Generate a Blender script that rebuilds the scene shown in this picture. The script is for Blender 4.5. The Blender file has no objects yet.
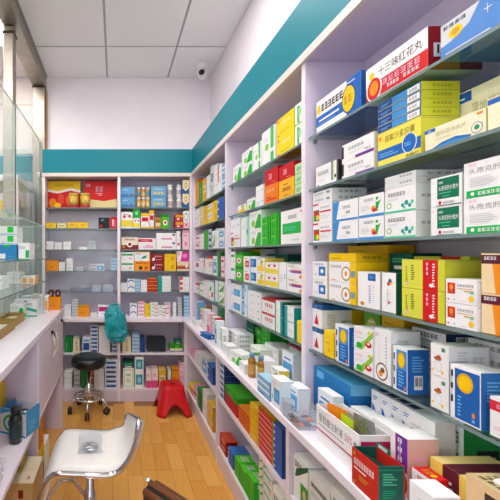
import bpy, bmesh, math, random
from mathutils import Vector, Matrix

# ------------------------------------------------------------------ camera, world, exposure
F, CX, CY = 340.0, 115.5, 254.0          # focal length and vanishing point in pixels of the 500 x 500 frame
H = 1.365                                # eye height above the floor
scene = bpy.context.scene
col = scene.collection
cam_data = bpy.data.cameras.new('camera')
cam_data.sensor_width = 36.0
cam_data.lens = F / 500 * 36
cam_data.shift_x = (250 - CX) / 500
cam_data.shift_y = (CY - 250) / 500
cam_data.clip_start = 0.02
cam = bpy.data.objects.new('camera', cam_data)
cam.location = (0, 0, H)
cam.rotation_euler = (math.radians(90), 0, 0)
col.objects.link(cam)
scene.camera = cam
world = bpy.data.worlds.new('world')
scene.world = world
world.use_nodes = True
world.node_tree.nodes['Background'].inputs[0].default_value = (0.90, 0.95, 1.0, 1)
world.node_tree.nodes['Background'].inputs[1].default_value = 1.5
LAMP = 15.5                              # emission of the ceiling panels
scene.view_settings.view_transform = 'Standard'
scene.view_settings.look = 'None'
scene.view_settings.exposure = 0.0
scene.view_settings.gamma = 1.0
scene.view_settings.use_curve_mapping = False

R = random.Random(7)

# ------------------------------------------------------------------ materials
def lin(c):
    if isinstance(c, str):
        c = c.lstrip('#')
        c = [int(c[i:i + 2], 16) / 255 for i in (0, 2, 4)]
    return tuple((v / 12.92 if v <= 0.04045 else ((v + 0.055) / 1.055) ** 2.4) for v in c)

MATS = {}
def mat(key, color, rough=0.5, metal=0.0, noise=0.03, scale=40, bump=0.0, emit=0.0, coat=0.0, bscale=None, spec=0.5):
    if key in MATS:
        return MATS[key]
    m = bpy.data.materials.new(key)
    m.use_nodes = True
    nt = m.node_tree
    b = nt.nodes['Principled BSDF']
    c = lin(color)
    b.inputs['Roughness'].default_value = rough
    b.inputs['Metallic'].default_value = metal
    b.inputs['Specular IOR Level'].default_value = spec
    if coat:
        b.inputs['Coat Weight'].default_value = coat
    tc = nt.nodes.new('ShaderNodeTexCoord')
    nz = nt.nodes.new('ShaderNodeTexNoise')
    nz.inputs['Scale'].default_value = scale
    nt.links.new(tc.outputs['Object'], nz.inputs['Vector'])
    rp = nt.nodes.new('ShaderNodeValToRGB')
    rp.color_ramp.elements[0].position = 0.3
    rp.color_ramp.elements[1].position = 0.7
    rp.color_ramp.elements[0].color = tuple(max(0, v * (1 - noise)) for v in c) + (1,)
    rp.color_ramp.elements[1].color = tuple(min(1, v * (1 + noise)) for v in c) + (1,)
    nt.links.new(nz.outputs['Fac'], rp.inputs['Fac'])
    nt.links.new(rp.outputs['Color'], b.inputs['Base Color'])
    if bump:
        n2 = nt.nodes.new('ShaderNodeTexNoise')
        n2.inputs['Scale'].default_value = bscale or scale * 4
        nt.links.new(tc.outputs['Object'], n2.inputs['Vector'])
        bp = nt.nodes.new('ShaderNodeBump')
        bp.inputs['Strength'].default_value = bump
        bp.inputs['Distance'].default_value = 0.01
        nt.links.new(n2.outputs['Fac'], bp.inputs['Height'])
        nt.links.new(bp.outputs['Normal'], b.inputs['Normal'])
    if emit:
        b.inputs['Emission Color'].default_value = c + (1,)
        b.inputs['Emission Strength'].default_value = emit
    MATS[key] = m
    return m

def glass_mat(key, tint, refl=1.0, rough=0.02, haze=0.0, hazecol=(0.8, 0.8, 0.8)):
    if key in MATS:
        return MATS[key]
    m = bpy.data.materials.new(key)
    m.use_nodes = True
    nt = m.node_tree
    nt.nodes.clear()
    out = nt.nodes.new('ShaderNodeOutputMaterial')
    tr = nt.nodes.new('ShaderNodeBsdfTransparent')
    tr.inputs['Color'].default_value = tint + (1,)
    gl = nt.nodes.new('ShaderNodeBsdfGlossy')
    gl.inputs['Roughness'].default_value = rough
    lw = nt.nodes.new('ShaderNodeLayerWeight'); lw.inputs['Blend'].default_value = 0.5
    pw = nt.nodes.new('ShaderNodeMath'); pw.operation = 'POWER'; pw.inputs[1].default_value = 5.0
    nt.links.new(lw.outputs['Facing'], pw.inputs[0])
    mu = nt.nodes.new('ShaderNodeMath'); mu.operation = 'MULTIPLY_ADD'
    mu.inputs[1].default_value = 0.9 * refl; mu.inputs[2].default_value = 0.04 * refl
    mu.use_clamp = True
    nt.links.new(pw.outputs[0], mu.inputs[0])
    mx = nt.nodes.new('ShaderNodeMixShader')
    nt.links.new(mu.outputs[0], mx.inputs[0])
    if haze:
        df = nt.nodes.new('ShaderNodeBsdfDiffuse')
        df.inputs['Color'].default_value = hazecol + (1,)
        m0 = nt.nodes.new('ShaderNodeMixShader')
        m0.inputs[0].default_value = haze
        nt.links.new(tr.outputs[0], m0.inputs[1])
        nt.links.new(df.outputs[0], m0.inputs[2])
        nt.links.new(m0.outputs[0], mx.inputs[1])
    else:
        nt.links.new(tr.outputs[0], mx.inputs[1])
    nt.links.new(gl.outputs[0], mx.inputs[2])
    nt.links.new(mx.outputs[0], out.inputs[0])
    MATS[key] = m
    return m

def paper(c):
    return mat('paper_' + c.lstrip('#'), c, rough=0.45, noise=0.02, scale=60, spec=0.28)

LILAC = mat('lilac_laminate', '#dcd0e2', rough=0.42, noise=0.02, scale=12, bump=0.03, bscale=90)
LILACTOP = mat('worktop_laminate', '#ece3ee', rough=0.3, noise=0.015, scale=10)
EDGE = mat('white_edge_banding', '#f0e6ec', rough=0.4)
TRIMM = mat('cream_trim', '#e3d8d2', rough=0.4)
TEAL = mat('teal_panel', '#007d8e', rough=0.45, noise=0.03, scale=4, spec=0.3)
WALL = mat('wall_paint', '#eae4ea', rough=0.8, noise=0.015, scale=6, bump=0.05, bscale=120)
TILE = mat('ceiling_board', '#e8e8ea', rough=0.9, noise=0.03, scale=160, bump=0.25, bscale=260)
GRID = mat('ceiling_grid_metal', '#a4a7ab', rough=0.5)
STEEL = mat('brushed_steel', '#a59d93', rough=0.42, metal=1.0, noise=0.08, scale=14)
CHROME = mat('chrome', '#e2e2e4', rough=0.08, metal=1.0, noise=0.02)
WHITEAL = mat('white_aluminium', '#e9e8ea', rough=0.35)
GLASS = glass_mat('shelf_glass', (0.80, 0.91, 0.89), refl=1.0)
GEDGE = mat('glass_edge', '#718587', rough=0.18, noise=0.05)
CLEAR = glass_mat('clear_glass', (0.93, 0.97, 0.96), refl=0.55, haze=0.10, hazecol=(0.82, 0.90, 0.88))
CEDGE = mat('clear_glass_edge', '#b9d0cc', rough=0.15, noise=0.05)
PLAST = glass_mat('clear_plastic', (0.94, 0.95, 0.97), refl=1.3, rough=0.06, haze=0.12, hazecol=(0.9, 0.92, 0.95))
BLACKP = mat('black_plastic', '#17181b', rough=0.35)
BLACKL = mat('black_leatherette', '#131b1d', rough=0.28, bump=0.1, bscale=300)
WHITEL = mat('white_leatherette', '#e8e4e2', rough=0.4, bump=0.05, bscale=300)
REDP = mat('red_plastic', '#d2101c', rough=0.35, noise=0.03)
CARTON = mat('plain_cardboard', '#c8a878', rough=0.75, noise=0.06, scale=20, bump=0.05)

# ------------------------------------------------------------------ mesh helpers
class MB:
    def __init__(s):
        s.v, s.f, s.m, s.mats, s.smooth = [], [], [], [], []
    def mi(s, m):
        if m not in s.mats:
            s.mats.append(m)
        return s.mats.index(m)
    def poly(s, pts, m, smooth=False):
        n = len(s.v)
        s.v += [tuple(p) for p in pts]
        s.f.append(tuple(range(n, n + len(pts))))
        s.m.append(s.mi(m)); s.smooth.append(smooth)
    def box(s, x0, y0, z0, x1, y1, z1, m, mx=None, mz=None, my=None):
        mx = mx or m; mz = mz or m; my = my or m
        x0, x1 = min(x0, x1), max(x0, x1); y0, y1 = min(y0, y1), max(y0, y1); z0, z1 = min(z0, z1), max(z0, z1)
        n = len(s.v)
        s.v += [(x0, y0, z0), (x1, y0, z0), (x1, y1, z0), (x0, y1, z0), (x0, y0, z1), (x1, y0, z1), (x1, y1, z1), (x0, y1, z1)]
        for q, mm in (((0, 1, 5, 4), my), ((2, 3, 7, 6), my), ((1, 2, 6, 5), mx), ((3, 0, 4, 7), mx), ((4, 5, 6, 7), mz), ((3, 2, 1, 0), mz)):
            s.f.append(tuple(n + i for i in q)); s.m.append(s.mi(mm)); s.smooth.append(False)
    def raw(s, verts, faces, m, smooth=True):
        n = len(s.v)
        s.v += [tuple(v) for v in verts]
        k = s.mi(m)
        for f in faces:
            s.f.append(tuple(n + i for i in f)); s.m.append(k); s.smooth.append(smooth)
    def tube(s, pts, r, m, n=10, closed=False, caps=True):
        pts = [Vector(p) for p in pts]
        rs = r if isinstance(r, (list, tuple)) else [r] * len(pts)
        vs, fs = [], []
        L = len(pts)
        up = None
        for i, p in enumerate(pts):
            a = pts[(i - 1) % L] if (closed or i > 0) else p
            b = pts[(i + 1) % L] if (closed or i < L - 1) else p
            t = (b - a).normalized()
            if up is None:
                up = t.orthogonal().normalized()
            else:
                up = (up - t * up.dot(t))
                up = up.normalized() if up.length > 1e-6 else t.orthogonal().normalized()
            sd = t.cross(up)
            for k in range(n):
                an = 2 * math.pi * k / n
                vs.append(p + (up * math.cos(an) + sd * math.sin(an)) * rs[i])
        for i in range(L if closed else L - 1):
            j = (i + 1) % L
            for k in range(n):
                k2 = (k + 1) % n
                fs.append((i * n + k, i * n + k2, j * n + k2, j * n + k))
        if caps and not closed:
            fs.append(tuple(range(n - 1, -1, -1)))
            fs.append(tuple((L - 1) * n + k for k in range(n)))
        s.raw(vs, fs, m)
    def lathe(s, prof, m, n=24, c=(0, 0, 0)):
        vs, fs = [], []
        for (r, z) in prof:
            for k in range(n):
                a = 2 * math.pi * k / n
                vs.append((c[0] + r * math.cos(a), c[1] + r * math.sin(a), c[2] + z))
        for i in range(len(prof) - 1):
            for k in range(n):
                k2 = (k + 1) % n
                fs.append((i * n + k, i * n + k2, (i + 1) * n + k2, (i + 1) * n + k))
        fs.append(tuple(range(n - 1, -1, -1)))
        fs.append(tuple((len(prof) - 1) * n + k for k in range(n)))
        s.raw(vs, fs, m)
    def mesh(s, name):
        me = bpy.data.meshes.new(name)
        me.from_pydata(s.v, [], s.f)
        for m in s.mats:
            me.materials.append(m)
        me.polygons.foreach_set('material_index', s.m)
        me.polygons.foreach_set('use_smooth', s.smooth)
        me.update()
        return me

def link(name, me, parent=None, loc=(0, 0, 0), rz=0.0):
    o = bpy.data.objects.new(name, me)
    col.objects.link(o)
    o.location = loc
    o.rotation_euler = (0, 0, rz)
    if parent is not None:
        o.parent = parent
    return o
def build(name, mb, parent=None, loc=(0, 0, 0), rz=0.0):
    return link(name, mb.mesh(name), parent, loc, rz)
def tag(o, label, cat, group=None):
    o['label'] = label; o['category'] = cat
    if group:
        o['group'] = group
    return o
def thing(name, label, cat, loc=(0, 0, 0), rz=0.0, group=None):
    return tag(link(name, None, None, loc, rz), label, cat, group)
def struct(o):
    o['kind'] = 'structure'
    return o
def bevel(me, w=0.004, seg=2):
    bm = bmesh.new(); bm.from_mesh(me)
    bmesh.ops.remove_doubles(bm, verts=bm.verts, dist=1e-5)
    bmesh.ops.bevel(bm, geom=list(bm.edges), offset=w, segments=seg, affect='EDGES', profile=0.5, clamp_overlap=True)
    bm.to_mesh(me); bm.free(); me.update()
    return me
def bx(name, x0, y0, z0, x1, y1, z1, m, parent=None, bev=0.0, **kw):
    """box part given in world (or parent-local) coordinates; origin at its base centre"""
    cx_, cy_, cz_ = (x0 + x1) / 2, (y0 + y1) / 2, min(z0, z1)
    mb = MB(); mb.box(x0 - cx_, y0 - cy_, z0 - cz_, x1 - cx_, y1 - cy_, z1 - cz_, m, **kw)
    me = mb.mesh(name)
    if bev:
        bevel(me, bev)
    return link(name, me, parent, (cx_, cy_, cz_))
def onplane(x, y, z):
    """pixel -> point on the horizontal plane at height z above the floor"""
    Y = F * (H - z) / (y - CY)
    return ((x - CX) * Y / F, Y)

# ------------------------------------------------------------------ the room
XF, YF = 0.72, 3.20            # front planes of the upper shelving (right wall, back wall)
XW, YB = 0.955, 3.435          # right wall, back wall
ZC = H + 1.785                 # ceiling
ZT = H + 0.763                 # top of shelving
ZTE = H + 0.986                # top of teal band
ZS = {1: H + 0.44, 2: H + 0.243, 3: H + 0.042, 4: H - 0.16, 5: H - 0.36}
ZW = H - 0.59                  # worktop top
ZM = H - 0.915                 # mid shelf of the base units
ZP = H - 1.245                 # plinth shelf
XL = 0.66                      # front of lower units on the right
YL = 3.14                      # front of lower units at the back
XCO, YCO = 0.607, 3.085        # worktop edges
POSTS = [(0.36, 0.384), (1.292, 1.318), (2.206, 2.238), (3.176, 3.20)]

FLOORM = mat('floor_base', '#9a6c36', rough=0.4, noise=0.1, scale=8)
floor = struct(bx('floor', -3.6, -2.2, -0.05, XW + 0.1, 4.2, -0.004, FLOORM))
def plankmat(i):
    c = ['#e2a24c', '#e7ab57', '#dd9c46', '#e4a650', '#eab05e'][i]
    m = mat('oak_plank_%d' % i, c, rough=0.34, noise=0.0)
    if 'grain' in m:
        return m
    m['grain'] = 1
    nt = m.node_tree
    b = nt.nodes['Principled BSDF']
    tc = nt.nodes.new('ShaderNodeTexCoord')
    mp = nt.nodes.new('ShaderNodeMapping')
    mp.inputs['Scale'].default_value = (60, 4, 1)
    nz = nt.nodes.new('ShaderNodeTexNoise'); nz.inputs['Scale'].default_value = 2.0; nz.inputs['Detail'].default_value = 4
    rp = nt.nodes.new('ShaderNodeValToRGB')
    l = lin(c)
    rp.color_ramp.elements[0].position = 0.3; rp.color_ramp.elements[1].position = 0.75
    rp.color_ramp.elements[0].color = tuple(v * 0.88 for v in l) + (1,)
    rp.color_ramp.elements[1].color = tuple(v * 1.10 for v in l) + (1,)
    nt.links.new(tc.outputs['Object'], mp.inputs[0]); nt.links.new(mp.outputs[0], nz.inputs['Vector'])
    nt.links.new(nz.outputs['Fac'], rp.inputs[0]); nt.links.new(rp.outputs[0], b.inputs['Base Color'])
    return m
PW, PL_ = 0.0925, 0.30
plank_mesh = []
for i in range(5):
    mb = MB(); mb.box(-PW / 2 + 0.0010, -PL_ / 2 + 0.0010, 0, PW / 2 - 0.0010, PL_ / 2 - 0.0010, 0.004, plankmat(i))
    plank_mesh.append(mb.mesh('plank'))
rp_ = random.Random(3)
for c in range(-6, 8):
    off = rp_.choice([0.0, 0.1, 0.2, 0.05, 0.15, 0.25])
    for r in range(3, 12):
        y = r * PL_ + off - 0.1
        if y > YL + 0.05:
            continue
        link('plank', plank_mesh[rp_.randrange(5)], floor, (c * PW + 0.03 - floor.location.x, y - floor.location.y, -0.0042 - floor.location.z))
floor_top = 0.0

struct(bx('wall_right', XW, -2.2, 0, XW + 0.1, YB + 0.1, ZC, WALL))
struct(bx('wall_back', -3.6, YB, 0, XW, YB + 0.1, ZC, WALL))
struct(bx('wall_left', -3.7, -2.2, 0, -3.6, YB + 0.1, ZC, WALL))
wp = mat('wall_panel', '#e6dcd8', rough=0.5)
for i, (za, zb) in enumerate(((ZTE + 0.02, H + 1.50), (H + 1.506, H + 1.74))):
    struct(bx('trim_%d' % (i + 4), -2.2, YB - 0.012, za, -0.83, YB, zb, wp))

ceiling = struct(bx('ceiling', -3.6, -2.2, ZC, XW + 0.1, YB + 0.1, ZC + 0.05, GRID))
TS = 0.61
GX = [-0.083 + TS * k for k in range(-5, 3)]
GY = [2.918 - TS * k for k in range(-1, 9)]
GY = sorted(GY)
lights = {(-0.083, 2), (-0.083, 4), (-0.083, 6), (-1.303, 7), (-1.303, 5), (-1.303, 3), (-2.523, 6), (-2.523, 4), (-2.523, 3)}
tile_cache = {}
EMIT = mat('lamp_diffuser', '#fffaf4', rough=0.5, noise=0.0, emit=LAMP)
for xi in range(len(GX) - 1):
    for yi in range(len(GY) - 1):
        x0, x1 = GX[xi] + 0.009, min(GX[xi + 1] - 0.009, XW - 0.004)
        y0, y1 = GY[yi] + 0.009, min(GY[yi + 1] - 0.009, YB - 0.003)
        if x1 - x0 < 0.05 or y1 - y0 < 0.05:
            continue
        cx_, cy_ = (x0 + x1) / 2, (y0 + y1) / 2
        islight = any(abs(GX[xi] - lx) < 0.01 and yi == ly for lx, ly in lights)
        if islight:
            t = thing('ceiling_light', 'square white LED panel in ceiling grid over ' + ('the aisle' if xi == 4 + 0 or GX[xi] > -0.2 else 'the shop side of the counter'), 'ceiling light', (cx_, cy_, ZC - 0.012), 0, 'LED panels in the ceiling')
            w = (x1 - x0) / 2; d = (y1 - y0) / 2
            mb = MB()
            for a in ((-w, -d, w, -d + 0.02), (-w, d - 0.02, w, d), (-w, -d + 0.02, -w + 0.02, d - 0.02), (w - 0.02, -d + 0.02, w, d - 0.02)):
                mb.box(a[0], a[1], 0, a[2], a[3], 0.0115, WHITEAL)
            build('frame', mb, t)
            mb = MB(); mb.box(-w + 0.021, -d + 0.021, 0.004, w - 0.021, d - 0.021, 0.0112, EMIT)
            build('diffuser', mb, t)
        else:
            k = (round(x1 - x0, 3), round(y1 - y0, 3))
            if k not in tile_cache:
                mb = MB(); mb.box(-k[0] / 2, -k[1] / 2, 0, k[0] / 2, k[1] / 2, 0.0055, TILE)
                tile_cache[k] = bevel(mb.mesh('ceiling_tile'), 0.001, 1)
            link('ceiling_tile', tile_cache[k], ceiling, (cx_ - ceiling.location.x, cy_ - ceiling.location.y, ZC - 0.006 - ceiling.location.z))

# teal fascia above the shelving
struct(bx('trim_1', XF, 0.30, ZT, XF + 0.02, YF, ZTE, TEAL))
struct(bx('trim_2', -0.69, YF, ZT, XF + 0.02, YF + 0.02, ZTE, TEAL))
struct(bx('trim_3', -2.2, YB - 0.03, ZT - 0.03, -0.83, YB - 0.001, ZTE - 0.005, TEAL))
# soffit return on top of the fascia (hidden dust cover)
struct(bx('trim_6', XF + 0.02, 0.30, ZTE - 0.02, XW, YB, ZTE - 0.002, WALL))
struct(bx('trim_7', -0.69, YF + 0.02, ZTE - 0.02, XF + 0.02, YB, ZTE - 0.002, WALL))

# ------------------------------------------------------------------ wall shelving, right wall: three bays
GLT = 0.008
PIN = MB(); PIN.lathe([(0.005, 0), (0.006, 0.002), (0.006, 0.012), (0.004, 0.014)], mat('pin_metal', '#6d7274', rough=0.3, metal=0.8), n=10)
PINME = PIN.mesh('shelf_pin')
BAYS = ['end bay', 'middle bay', 'corner bay']
for b in range(3):
    y0, y1 = POSTS[b][1], POSTS[b + 1][0]
    t = thing('wall_shelving', ['lilac wall shelving bay with glass shelves farthest from the room corner',
                                'middle lilac wall shelving bay with glass shelves along the long counter',
                                'lilac wall shelving bay with glass shelves next to the room corner'][b],
              'shelving', (XF, POSTS[b][0] if b == 0 else y0, ZW), 0, 'wall shelving bays along the right wall')
    ox, oy, oz = t.location
    ps = [POSTS[b + 1]] + ([POSTS[0]] if b == 0 else [])
    for p in ps:
        o = bx('side_panel', XF + 0.001, p[0], ZW + 0.0005, 0.948, p[1], ZT - 0.032, LILAC, t, mx=EDGE)
        o.location -= t.location
    ya = y0 if b else POSTS[0][0]
    for nm, a in (('top_board', (XF + 0.004, ya, ZT - 0.031, 0.948, POSTS[b + 1][1], ZT - 0.006, LILAC)),
                  ('trim_strip', (XF - 0.012, ya, ZT - 0.034, XF + 0.003, POSTS[b + 1][1] if b < 2 else YF - 0.012, ZT - 0.002, TRIMM)),
                  ('back_panel', (0.9482, ya, ZW + 0.0005, 0.9545, POSTS[b + 1][1], ZT - 0.006, LILAC))):
        o = bx(nm, *a, t); o.location -= t.location
    for k, zz in ZS.items():
        mb = MB(); w = 0.946 - 0.733; l = y1 - y0 - 0.004
        mb.box(0, -l / 2, -GLT, w, l / 2, 0, GLASS, mx=GEDGE)
        o = build('glass_shelf', mb, t, Vector((0.733, (y0 + y1) / 2, zz)) - t.location)
        for sy in (-1, 1):
            for px_ in (0.02, w - 0.03):
                link('shelf_pin', PINME, o, (px_, sy * (l / 2 - 0.009), -GLT - 0.0145))

# back wall shelving: two bays
BPX = [(-0.69, -0.664), (0.018, 0.046), (0.70, XF - 0.0015)]
BBAY = ['bay by glass cabinet', 'bay by room corner']
for b in range(2):
    x0, x1 = BPX[b][1], BPX[b + 1][0]
    t = thing('wall_shelving', ['lilac back wall shelving bay holding the two red gift boxes', 'lilac back wall shelving bay holding the blue cartons and pill bottles'][b],
              'shelving', (x0, YF, ZW), 0, 'wall shelving bays along the back wall')
    ps = [BPX[b]] + ([BPX[2]] if b == 1 else [])
    for p in ps:
        o = bx('side_panel', p[0], YF + 0.001, ZW + 0.0005, p[1], YB - 0.008, ZT - 0.032, LILAC, t, my=EDGE); o.location -= t.location
    xa, xb = BPX[b][0], (BPX[b + 1][0] if b == 0 else BPX[2][1])
    for nm, a in (('top_board', (xa, YF + 0.004, ZT - 0.031, xb, YB - 0.008, ZT - 0.006, LILAC)),
                  ('trim_strip', (xa, YF - 0.012, ZT - 0.034, xb if b == 0 else XF - 0.012, YF + 0.003, ZT - 0.002, TRIMM)),
                  ('back_panel', (xa, YB - 0.0078, ZW + 0.0005, xb, YB - 0.001, ZT - 0.006, LILAC))):
        o = bx(nm, *a, t); o.location -= t.location
    for k, zz in ZS.items():
        mb = MB(); l = x1 - x0 - 0.004; w = YB - 0.01 - (YF + 0.013)
        mb.box(-l / 2, 0, -GLT, l / 2, w, 0, GLASS, my=GEDGE)
        o = build('glass_shelf', mb, t, Vector(((x0 + x1) / 2, YF + 0.013, zz)) - t.location)
        for sx in (-1, 1):
            link('shelf_pin', PINME, o, (sx * (l / 2 - 0.009), 0.02, -GLT - 0.0145))

# ------------------------------------------------------------------ base units and worktops
tag(bx('worktop', XCO, 0.36, ZW - 0.03, XW - 0.001, YB - 0.001, ZW, LILACTOP, bev=0.003), 'long white worktop running under the right wall shelving', 'worktop')
tag(bx('worktop', -0.69, YCO, ZW - 0.03, XCO - 0.001, YB - 0.001, ZW, LILACTOP, bev=0.003), 'short white worktop under the back wall shelving', 'worktop')
for b in range(3):
    y0, y1 = POSTS[b][1], POSTS[b + 1][0]
    if b == 2: y1 = YL
    t = thing('base_unit', ['open lilac base unit below the end bay of the long worktop', 'open lilac base unit holding the red, yellow and green box stacks',
                            'open lilac base unit beside the red plastic stool'][b], 'cabinet', (XL, y0, 0), 0, 'open base units under the long worktop')
    ps = [POSTS[b + 1] if b < 2 else (YL, YL + 0.024)] + ([POSTS[0]] if b == 0 else [])
    for p in ps:
        o = bx('side_panel', XL, p[0], 0.0005, 0.948, p[1], ZW - 0.0305, LILAC, t, mx=EDGE); o.location -= t.location
    for nm, a in (('mid_shelf', (XL + 0.002, y0 + 0.0005, ZM - 0.018, 0.947, y1 - 0.0005, ZM, LILACTOP)),
                  ('bottom_shelf', (XL + 0.002, y0 + 0.0005, ZP - 0.018, 0.947, y1 - 0.0005, ZP, LILACTOP)),
                  ('plinth', (XL + 0.004, y0 + 0.0005, 0.0005, XL + 0.02, y1 - 0.0005, ZP - 0.0185, LILAC)),
                  ('back_panel', (0.9482, y0, 0.0005, 0.9535, y1, ZW - 0.0305, LILAC))):
        o = bx(nm, *a, t); o.location -= t.location
LPX = [(-0.69, -0.666), (0.018, 0.044), (0.637, XL - 0.001)]
for b in range(2):
    x0, x1 = LPX[b][1], LPX[b + 1][0]
    t = thing('base_unit', ['open lilac back base unit behind the black round stool', 'open lilac back base unit behind the red plastic stool'][b], 'cabinet', (x0, YL, 0), 0, 'open base units under the back worktop')
    ps = [LPX[b]] + ([LPX[2]] if b == 1 else [])
    for p in ps:
        o = bx('side_panel', p[0], YL + 0.0005, 0.0005, p[1], YB - 0.008, ZW - 0.0305, LILAC, t, my=EDGE); o.location -= t.location
    for nm, a in (('mid_shelf', (x0 + 0.0005, YL + 0.002, ZM - 0.018, x1 - 0.0005, YB - 0.009, ZM, LILACTOP)),
                  ('bottom_shelf', (x0 + 0.0005, YL + 0.002, ZP - 0.018, x1 - 0.0005, YB - 0.009, ZP, LILACTOP)),
                  ('plinth', (x0 + 0.0005, YL + 0.004, 0.0005, x1 - 0.0005, YL + 0.02, ZP - 0.0185, LILAC)),
                  ('back_panel', (x0, YB - 0.0078, 0.0005, x1, YB - 0.001, ZW - 0.0305, LILAC))):
        o = bx(nm, *a, t); o.location -= t.location

# ------------------------------------------------------------------ left side: counter, posts, glass
XLC = -0.41
ZLT = H - 0.426                # left worktop top
ZLS = H - 0.885                # shelf under the left worktop
tag(bx('worktop', -0.72, 0.30, ZLT - 0.034, XLC, 2.68, ZLT, LILACTOP, bev=0.003), 'white worktop of the lilac counter with the glass display case on it', 'worktop')
lc = thing('service_counter', 'lilac service counter with open niche and two locked doors', 'counter', (-0.56, 1.5, 0))
def lpart(nm, *a, **k):
    o = bx(nm, *a, parent=lc, **k); o.location -= lc.location; return o
zt_ = ZLT - 0.0345
lpart('end_panel', -0.715, 2.655, 0.0005, XLC - 0.004, 2.678, zt_, LILAC)
lpart('partition', -0.712, 1.812, ZLS + 0.0005, XLC - 0.006, 1.832, zt_, LILAC, mx=EDGE)
lpart('partition', -0.712, 1.812, 0.0005, XLC - 0.006, 1.832, ZLS - 0.0205, LILAC, mx=EDGE)
lpart('back_panel', -0.719, 0.32, 0.0005, -0.7125, 2.654, zt_, LILAC)
lpart('end_panel', -0.712, 0.32, 0.0005, XLC - 0.006, 0.34, zt_, LILAC)
lpart('mid_shelf', -0.712, 0.341, ZLS - 0.02, XLC - 0.002, 2.654, ZLS, LILACTOP, mx=EDGE)
for i, (ya, yb) in enumerate(((1.836, 2.243), (2.247, 2.652))):
    d = lpart('door', XLC - 0.020, ya, ZLS + 0.004, XLC - 0.003, yb, zt_ - 0.004, LILAC, bev=0.002)
    yh = (yb - 0.05 if i == 0 else ya + 0.05)
    mb = MB()
    pts = []
    for k in range(13):
        q = k / 12
        pts.append((0.012 + 0.014 * math.sin(math.pi * q), 0.014 * math.sin(2 * math.pi * q * 1.0), 0.13 * q))
    mb.tube(pts, 0.006, mat('cream_handle', '#e9dcc6', rough=0.3), n=8)
    hz = H - 0.66
    h_ = build('handle', mb, d, (XLC - 0.003 - d.matrix_basis.translation.x - lc.location.x, yh - d.location.y - lc.location.y, hz - d.location.z - lc.location.z))
    mb = MB(); mb.tube([(0, 0, 0), (0.012, 0, 0)], 0.013, BLACKP, n=12); mb.tube([(0.012, 0, 0), (0.02, 0, 0), (0.022, 0, -0.03)], 0.004, BLACKP, n=6)
    build('lock', mb, d, (XLC - 0.003 - d.location.x - lc.location.x, (yb - 0.07 if i else yb - 0.05) - d.location.y - lc.location.y, zt_ - 0.045 - d.location.z - lc.location.z))

# steel beam and posts of the glass screen
t = thing('glass_screen', 'tall glass screen with steel posts under a steel ceiling beam', 'screen', (-0.76, 2.5, 0))
def gpart(nm, *a, **k):
    o = bx(nm, *a, parent=t, **k); o.location -= t.location; return o
gpart('beam', -0.82, 0.2, H + 1.66, -0.695, YB - 0.002, ZC - 0.006, STEEL, bev=0.004)
gpart('post', -0.815, 2.46, 0.0005, -0.74, 2.535, H + 1.655, STEEL, bev=0.006)
gpart('post', -0.82, 3.355, 0.0005, -0.70, YB - 0.003, H + 1.655, STEEL, bev=0.004)
gpart('collar', -0.822, 2.453, H + 1.60, -0.733, 2.542, H + 1.615, mat('dark_steel', '#4a443e', rough=0.3, metal=0.9), bev=0.002)
gpart('collar', -0.825, 3.35, H + 1.645, -0.695, YB - 0.002, H + 1.654, MATS['dark_steel'])
gpart('edge_strip', -0.698, YB - 0.03, ZTE + 0.02, -0.684, YB - 0.003, H + 1.64, mat('wood_strip', '#c49a72', rough=0.5))
gpart('glass_panel', -0.732, 0.60, ZLT + 0.0005, -0.724, 2.44, H + 1.07, CLEAR, my=CEDGE, mz=CEDGE)
gpart('glass_panel', -0.758, 2.56, 0.30, -0.748, 3.33, H + 1.13, CLEAR, my=CEDGE, mz=CEDGE)
for zz in (H + 0.05, H + 0.75):
    for yy in (2.545, 3.345):
        gpart('glass_clamp', -0.768, yy - 0.02, zz, -0.740, yy + 0.0, zz + 0.05, CHROME)

# tall white-framed glass cabinet
CB0, CB1, CBX0, CBX1, CBZ = 2.76, 3.335, -1.20, -0.79, H + 0.645
t = thing('glass_cabinet', 'tall white framed glass cabinet with sliding doors behind the counter', 'cabinet', ((CBX0 + CBX1) / 2, (CB0 + CB1) / 2, 0))
def cpart(nm, *a, **k):
    o = bx(nm, *a, parent=t, **k); o.location -= t.location; return o
cpart('base', CBX0, CB0, 0.0005, CBX1, CB1, 0.10, WHITEAL)
cpart('top_frame', CBX0, CB0, CBZ - 0.05, CBX1, CB1, CBZ, WHITEAL, bev=0.004)
for xx in (CBX0, CBX1 - 0.035):
    for yy in (CB0, CB1 - 0.035):
        cpart('corner_post', xx, yy, 0.1005, xx + 0.035, yy + 0.035, CBZ - 0.0505, WHITEAL, bev=0.003)
for k in range(5):
    zz = 0.45 + k * 0.3
    cpart('glass_shelf', CBX0 + 0.04, CB0 + 0.01, zz, CBX1 - 0.04, CB1 - 0.01, zz + 0.006, GLASS, mx=GEDGE, my=GEDGE)
for i, (ya, yb) in enumerate(((CB0 + 0.038, 3.06), (3.05, CB1 - 0.038))):
    xo = CBX1 - 0.016 - 0.012 * i
    d = cpart('sliding_door', xo, ya, 0.105, xo + 0.006, yb, CBZ - 0.055, CLEAR, my=CEDGE)
cpart('back_panel', CBX0 + 0.002, CB0 + 0.036, 0.105, CBX0 + 0.008, CB1 - 0.036, CBZ - 0.055, WHITEAL)

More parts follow.
